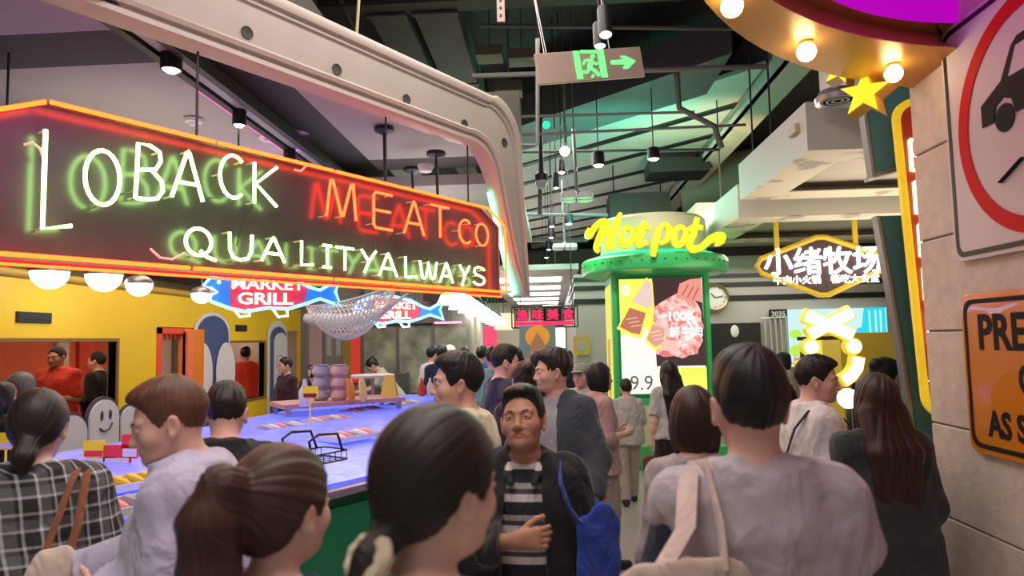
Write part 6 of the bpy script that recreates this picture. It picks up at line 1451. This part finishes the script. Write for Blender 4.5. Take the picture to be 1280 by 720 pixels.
C_den = cl('denim_dark', (.05, .062, .075)); C_denb = cl('denim_blue', (.13, .19, .25)); C_gtee = cl('grey_tee', (.33, .32, .36)); C_trs = cl('charcoal_trousers', (.03, .03, .035)); C_khk = cl('khaki', (.33, .27, .22)); C_lgt = cl('light_grey', (.46, .47, .46)); C_tq = cl('turquoise', (.22, .52, .48)); C_red = cl('uniform_red', (.62, .05, .03)); C_purp = cl('dark_plum', (.05, .018, .035)); C_coat = cl('coat_slate', (.045, .055, .06)); C_pink = cl('dusty_pink', (.45, .27, .27)); C_crm = cl('canvas_cream', (.62, .50, .42)); C_blue = cl('bag_blue', (.03, .075, .42)); C_tan = cl('leather_tan', (.22, .075, .035), .05); C_jn = cl('jeans', (.07, .10, .16))
T = lambda m, **k: dict(m=m, **k)
DK = dict(m=C_trs)

p_plaid, _k = person('dark-haired woman in a loose black and white plaid shirt at the counter', 52, 481, 2.15, 30, 'f', arms=('bent', 'bent'), head=(-10, -8, 0), hair='lowbun', hairm='dark', skin='light', near=3, ht=.018, top=T(C_plaid, sleeve=.88, hem=.72, loose=1.3, t=.03, wide_sleeve=.02, collar=True), bottom=DK, pole=(0, -.1, .04))
p_lav, _k = person('young man in a lavender overshirt looking down at the counter, in profile', 200, 467, 1.9, 108, 'm', lean=6, arms=('bent', 'fwd'), head=(10, -10, 0), hair='short', hairm='sun', skin='pink', near=3, ht=.016, top=T(C_wht, hem=.85, sleeve=.3), over=T(C_lav, name='overshirt', sleeve=1.9, hem=.72, loose=1.2, t=.034, neck='v', open_=.05, collar=True, wide_sleeve=.012, fold=.018, ffreq=32), bottom=T(C_khk))
p_pony, _k = person('woman with a high auburn ponytail, seen from behind at lower left', 350, 546, 1.26, -16, 'f', arms=('fwd', 'down'), wide=.92, head=(-8, 0, 0), hair='ponytail', hairm='auburn', skin='light', near=3, ht=.020, top=T(C_navy, sleeve=.5, hem=.8, neck='crew'), bottom=DK)
p_ctr, _k = person('woman with a low dark ponytail in a cream scrunchie and white top', 548, 496, 1.09, -40, 'f', arms=('down', 'fwd'), wide=.92, head=(0, -4, 0), hair='lowtail', hairm='dark', skin='light', near=3, ht=.022, top=T(C_wht, sleeve=.5, hem=.8, neck='crew'), bottom=DK)
sc = MB(); H_, pv_ = _k['H'], _k['pivot']; hd_ = lambda x, y, z: pv_ + H_ @ np.array((x, y, z)); 
ring = [hd_(.034*cos(a), -.137+.008*sin(a)*0-.0, .018+.0)+H_@np.array((0, .026*sin(a)*.5, .026*sin(a))) for a in np.linspace(0, 2*pi, 20)[:-1]]
sc.tube(ring, [.013+.003*(i % 2) for i in range(19)], 8, True); s_o = sc.build('scrunchie', cl('scrunchie_cream', (.60, .50, .36)), None, True); s_o.parent = p_ctr
p_str, k_str = person('older man in a black jacket over a striped polo, facing the camera', 652, 477, 2.4, 176, 'm', arms=('down', ((.085, .05, -.25), (-.22, .185, .085))), head=(-6, 13, 5), hair='thin', hairm='black', skin='tan', near=3, ht=.019, age=1, wide=.90,
       top=T(C_stripe, hem=.84, sleeve=.3, collar=True, t=.010), over=T(C_blk, name='jacket', sleeve=1.93, hem=.72, loose=.7, t=.022, neck='v', open_=.075, collar=True, fold=.012), bottom=DK, hand_spec=(None, {'d': (-1, .22, .16), 'n': (-.2, -1, -.1), 't': (.1, -.1, 1), 'curl': 48}))
person('young man in a pale yellow T-shirt looking left over the counter', 572, 436, 2.85, 78, 'm', arms=('down', 'bent'), head=(24, -2, 0), hair='short', hairm='black', skin='pink', near=2, top=T(C_yel, sleeve=.85, hem=.74, loose=1.2, t=.028, wide_sleeve=.015), bottom=DK)
person('young man in a dark denim jacket and grey T-shirt, behind the man in stripes', 690, 431, 3.9, 152, 'm', arms=('out', 'out'), head=(-50, -4, 0), hair='short', hairm='dark', skin='pink', near=2, ht=.024, top=T(C_gtee, hem=.8, sleeve=.4), over=T(C_den, name='denim_jacket', sleeve=1.95, hem=.84, loose=.5, t=.022, neck='v', open_=.07, collar=True), bottom=DK)
person('man in a navy T-shirt facing right in the middle of the crowd', 632, 428, 5.0, -62, 'm', arms=('down', 'bent'), head=(-14, -6, 0), hair='short', hairm='black', skin='pink', near=2, top=T(C_navy, sleeve=.9, hem=.76, loose=1), bottom=DK)
person('woman with dark hair in a bun, behind the older man in stripes', 655, 449, 4.3, 20, 'f', hair='bun', hairm='dark', skin='pink', near=1, top=T(C_purp, sleeve=1.8), bottom=DK)
p_hat, k_hat = person('person in a pale green cap beyond the denim jacket', 727, 452, 6.2, 150, 'm', hair='crop', hairm='dark', skin='pink', near=1, top=T(C_lgt, sleeve=.8), bottom=DK)
person('short-haired woman in a dusty pink top left of the kiosk', 748, 451, 5.3, -70, 'f', arms=('bent', 'bent'), hair='bob', hairm='black', skin='pink', near=1, top=T(C_pink, sleeve=1.2, hem=.8), bottom=T(C_khk))
person('boy in a light grey outfit walking towards the kiosk', 782, 472, 7.3, 8, 'm', arms=('down', 'bent'), walk=.14, hair='short', hairm='black', skin='pink', near=1, ht=.02, top=T(C_lgt, sleeve=.9, hem=.82, loose=1), bottom=T(cl('sand', (.42, .36, .31))), shoes=('black',))
person('woman with long black hair and black shorts before the kiosk screen', 836, 449, 6.5, 12, 'f', arms=('down', 'down'), hair='long', hairm='black', skin='light', near=1, ht=.022, top=T(C_lgt, sleeve=.8, hem=.9, loose=.5), bottom=T(C_blk, kind='shorts', t=.02), shoes=('white',))
person('woman with a dark brown bob beside the man in grey', 866, 478, 2.45, -14, 'f', wide=.85, hair='bob', hairm='brown', skin='light', near=2, ht=.022, top=T(cl('mist', (.40, .35, .36)), sleeve=1.9, hem=.8), bottom=DK)
p_gry, k_gry = person('man in a grey sleeveless top over dark sleeves, back to the camera', 934, 424, 1.58, 3, 'm', arms=(((.095, .0, -.275), (.03, .10, -.23)), ((.06, .02, -.28), (.0, .12, -.22))), head=(-4, 0, 0), hair='short', hairm='black', skin='pink', near=3, ht=.022, wide=.97, top=T(C_navy, sleeve=1.9, hem=.85, t=.012), over=T(C_gry, name='grey_top', sleeve=.4, sleeves=(0, .42), hem=.66, loose=1.0, t=.026, neck='high', fold=.006, wide_sleeve=.012), bottom=DK)
p_wt, k_wt = person('man in a white T-shirt with a black crossbody strap, looking right', 1022, 441, 3.55, -86, 'm', arms=('bent', 'bent'), head=(-24, -8, 0), hair='short', hairm='black', skin='pink', near=2, ht=.014, top=T(C_wht, sleeve=.85, hem=.78, loose=1, t=.024), bottom=DK)
person('woman with very long brown hair in a slate coat, back to the camera', 1094, 463, 3.05, 2, 'f', arms=('bent', 'bent'), hair='longer', hairm='brown', skin='light', near=2, ht=.022, top=T(C_coat, sleeve=1.85, hem=.74, loose=1.3, t=.032), bottom=T(cl('dark_skirt', (.03, .03, .03)), kind='skirt', hem=.62))
person('dark-haired woman facing right, half hidden by the teal board', 1106, 444, 4.3, -66, 'f', arms=('bent', 'bent'), hair='bun', hairm='black', skin='pink', near=1, top=T(C_lgt, sleeve=1.8), bottom=DK)
person('woman in a dark jacket just behind the man in white, back turned', 981, 476, 4.9, -10, 'f', hair='long', hairm='black', skin='light', near=1, top=T(C_denb, sleeve=1.8), bottom=DK)
person('small far-off woman in beige facing right near the black doorway', 979, 438, 8.6, -75, 'f', hair='bob', hairm='black', skin='pink', near=0, top=T(C_khk, sleeve=1.8, hem=.7), bottom=DK)
person('man with short dark hair in a black top at the counter, back turned', 284, 474, 2.65, 22, 'm', lean=12, arms=('bent', 'bent'), head=(0, -8, 0), hair='short', hairm='dark', skin='pink', near=2, ht=.018, top=T(C_blk, sleeve=1.9, hem=.8, t=.02), bottom=DK)
person('dark long-haired person cut by the left edge, behind the plaid shirt', 0, 474, 4.5, -20, 'f', arms=('bent', 'bent'), hair='long', hairm='black', skin='pink', near=1, top=T(C_blk, sleeve=1.9), bottom=DK)
person('light-haired person in a pinkish top at the far left by the carriage window', 26, 463, 4.95, 160, 'f', hair='bob', hairm='grey', skin='pink', near=1, top=T(C_pink, sleeve=1.2), bottom=DK)
# carriage staff and kitchen staff
person('carriage worker in a red uniform and black cap at the large window', 71, 431, 7.9, 178, 'm', arms=('bent', 'bent'), head=(0, -6, 0), hair='crop', hairm='black', skin='tan', near=1, wide=1.15, top=T(C_red, sleeve=.9), bottom=DK, shoes=('black',))
person('carriage worker in black seen in profile at the right of the large window', 122, 438, 8.6, 98, 'm', arms=('bent', 'bent'), hair='crop', hairm='black', skin='pink', near=1, top=T(C_blk, sleeve=1.9), bottom=DK)
person('carriage worker in a coral red shirt at the smaller window, back turned', 307, 432, 11.0, 25, 'm', arms=('out', 'out'), hair='short', hairm='black', skin='pink', near=1, top=T(C_red, sleeve=.8), bottom=DK)
person('attendant in a dark plum top standing before the carriage end', 356, 445, 9.2, 140, 'f', arms=('down', 'down'), head=(-6, -6, 0), hair='crop', hairm='black', skin='pink', near=1, wide=1.1, top=T(C_purp, sleeve=1.9, hem=.7, loose=1), bottom=DK)
person('worker just visible behind the stacked cups', 387, 455, 10.5, 170, 'f', hair='bob', hairm='black', skin='pink', near=0, top=T(C_blk, sleeve=1.5), bottom=DK)
person('kitchen worker in a white top bending down before the kitchen glass', 459, 449, 11.0, 100, 'f', lean=32, arms=('fwd', 'fwd'), head=(0, -14, 0), hair='bun', hairm='black', skin='pink', near=0, top=T(C_lgt, sleeve=.8), bottom=DK)
p_w1, _k = person('cook in a white jacket standing near the black monitor', 541, 431, 9.8, -40, 'm', hair='crop', hairm='black', skin='pink', near=0, top=T(C_wht, sleeve=1.5), bottom=DK)
p_wc, k_wc = person('person in a white cap beyond the man in yellow', 562, 430, 10.6, 160, 'm', hair='crop', hairm='grey', skin='pink', near=0, top=T(C_wht, sleeve=1.5), bottom=DK)
person('dark-clothed visitor left of the white cap', 552, 430, 9.2, 10, 'm', hair='short', hairm='black', skin='pink', near=0, top=T(C_navy, sleeve=1.8), bottom=DK)
person('visitor in a turquoise top walking away down the corridor', 615, 432, 7.6, 14, 'f', hair='short', hairm='black', skin='pink', near=1, top=T(C_tq, sleeve=1.2, loose=1), bottom=T(C_jn))
for px, py, Y, yaw, sx_, hr, hm, c, lb in ((602, 431, 9.5, -10, 'm', 'short', 'black', cl('blue', (.06, .13, .42)), 'visitor in a blue shirt beyond the turquoise top'), (581, 433, 12, 170, 'f', 'bob', 'brown', C_pink, 'far visitor in pink facing the camera near the cream wall'), (592, 431, 15, 5, 'm', 'short', 'black', C_blk, 'far visitor in black walking away under the cone lamps'),
   (645, 434, 8.5, 30, 'f', 'long', 'black', C_gtee, 'far long-haired visitor right of the navy T-shirt'), (660, 432, 11, 180, 'm', 'short', 'black', C_wht, 'far visitor in white below the red sign'), (672, 436, 7, 10, 'f', 'bun', 'dark', C_khk, 'visitor in khaki just left of the denim jacket'), (709, 437, 8.5, -10, 'm', 'short', 'black', C_navy, 'far visitor in navy right of the denim jacket head'), (704, 434, 11.4, 170, 'f', 'bob', 'black', C_wht, 'far visitor in white before the grey corner wall'), (683, 431, 15, 0, 'f', 'bob', 'dark', C_red, 'far visitor in red deep in the corridor'), (652, 431, 16, 175, 'm', 'short', 'black', C_denb, 'far visitor in blue deep in the corridor'), (625, 432, 14, 0, 'f', 'long', 'black', C_lgt, 'far visitor in pale grey under the last cone lamps'), (570, 433, 14, 20, 'm', 'short', 'black', C_jn, 'far visitor in dark blue beside the kitchen end')):
    person(lb, px, py, Y, yaw, sx_, hair=hr, hairm=hm, skin='pink', near=0, top=T(c, sleeve=1.2), bottom=DK, walk=.1)

# caps
def cap(root, k, m, name='cap', brim=True):
    H, pv = k['H'], k['pivot']; hd = lambda x, y, z: pv + H @ np.array((x, y, z)); f = Field(pv-.25, pv+.4, .008)
    f.ell(hd(0, -.012, .150), (.092, .112, .098), H, .01); f.clip(lambda X, Y, Z: (.150-((X-pv[0])*H[0, 2]+(Y-pv[1])*H[1, 2]+(Z-pv[2])*H[2, 2]))); 
    if brim: f.ell(hd(0, .125, .155), (.07, .07, .010), H, .01)
    field_obj(f, name, m, root)
cap(p_hat, k_hat, cl('cap_sage', (.22, .27, .22))); cap(p_wc, k_wc, C_wht, 'cook_cap', False)
for o in list(bpy.data.objects):
    if o.type == 'EMPTY' and o.get('label', '').startswith('carriage worker in a red') or o.get('label', '').startswith('carriage worker in black'):
        ch = [c for c in o.children if c.name.startswith('hair')][0]; ch.data.materials[0] = C_blk; ch.name = 'black_cap'

# bags (held or hung on people: things of their own)
def bag(label, root, c, w_, h_, d_, m, straps, sm, sr=.011, yaw_=0, flat=(1, .35), name='tote_bag', taper=.0):
    """c: centre of the bag's body in the person's own space"""
    o = empty(name, tuple(root.matrix_basis @ Vector(c)), label, 'bag', None, root.rotation_euler[2], root.scale[0])
    M = root.matrix_basis; c = np.array(c); R = rot('z', yaw_)
    f = Field((-w_*.75-.03, -w_*.75-.03, -h_*.6-.03), (w_*.75+.03, w_*.75+.03, h_*.6+.03), .008)
    def fn(X, Y, Z):
        x = X*R[0, 0]+Y*R[1, 0]; y = X*R[0, 1]+Y*R[1, 1]; th = d_*(.35+.65*np.clip(.5-Z/h_, 0, 1)); x = x/(1-taper*np.clip(.5+Z/h_, 0, 1)); q = (np.abs(x/(w_*.5))**5+np.abs(y/(th*.5))**2.2+np.abs(Z/(h_*.5))**6)**(1/5.); return ((q-1)*d_*.5).astype(np.float32)
    f._do((-w_*.5,)*3 if w_ > h_ else (-h_*.5,)*3, (max(w_, h_)*.5,)*3, fn, 1, 0); f.ripple(.003, 40, 7)
    field_obj(f, 'body', m, o)
    for s_ in straps:
        b = MB(); b.tube([np.array(p)-c for p in s_], sr, 8, flat=flat); x = b.build('strap', sm, None, True); x.parent = o
    return o
S_ = k_gry['sh'][0]
bag('cream canvas tote hanging from the left shoulder of the man in grey', p_gry, (-.21, -.20, 1.12), .27, .36, .08, C_crm,
    [[(-.26, -.195, 1.285), (-.20, -.165, 1.36), (-.165, -.06, 1.445), (-.16, .04, 1.425), (-.185, .12, 1.30), (-.20, .12, 1.22)], [(-.135, -.205, 1.285), (-.130, -.17, 1.36), (-.125, -.06, 1.455), (-.13, .05, 1.43), (-.16, .13, 1.30), (-.18, .13, 1.22)]], cl('strap_pink', (.66, .50, .46)), .026, 4, (1, .2))
bag('cream tote with brown leather straps on the shoulder of the plaid shirt', p_plaid, (.09, -.25, 1.0), .30, .44, .11, C_crm,
    [[(.06, -.24, 1.20), (.09, -.20, 1.30), (.12, -.15, 1.41), (.13, -.03, 1.455), (.14, .06, 1.40)], [(.13, -.24, 1.20), (.15, -.195, 1.30), (.16, -.14, 1.40), (.155, -.03, 1.45), (.16, .06, 1.39)]], C_tan, .014, 4, (1, .35), taper=.6)
bag('blue cloth bag on the shoulder of the older man in stripes', p_str, (-.265, .09, 1.10), .17, .35, .04, C_blue,
    [[(-.20, .14, 1.25), (-.165, .155, 1.30), (-.135, .115, 1.38), (-.125, .0, 1.445), (-.16, -.1, 1.36), (-.27, -.02, 1.25)]], C_blue, .019, 40, (1, .3))
bag('small brown handbag held by the long-haired woman before the kiosk', [o for o in bpy.data.objects if o.get('label', '').startswith('woman with long black hair')][0], (-.215, .02, .60), .26, .24, .1, C_tan, [[(-.29, .02, .7), (-.26, .03, .82), (-.20, .03, .82), (-.14, .02, .7)]], C_tan, .010, 20)
b = MB(); b.tube([(-x_, y_, z_) for x_, y_, z_ in ((-.135, -.085, 1.43), (-.13, -.16, 1.34), (-.06, -.18, 1.2), (.08, -.165, 1.06), (.20, -.07, .98), (.21, .05, .97), (.12, .165, 1.06), (.0, .175, 1.2), (-.11, .145, 1.35), (-.145, .02, 1.45))], .013, 8, True, flat=(1, .4)); x = b.build('crossbody_strap', C_blk, None, True); x.parent = p_wt
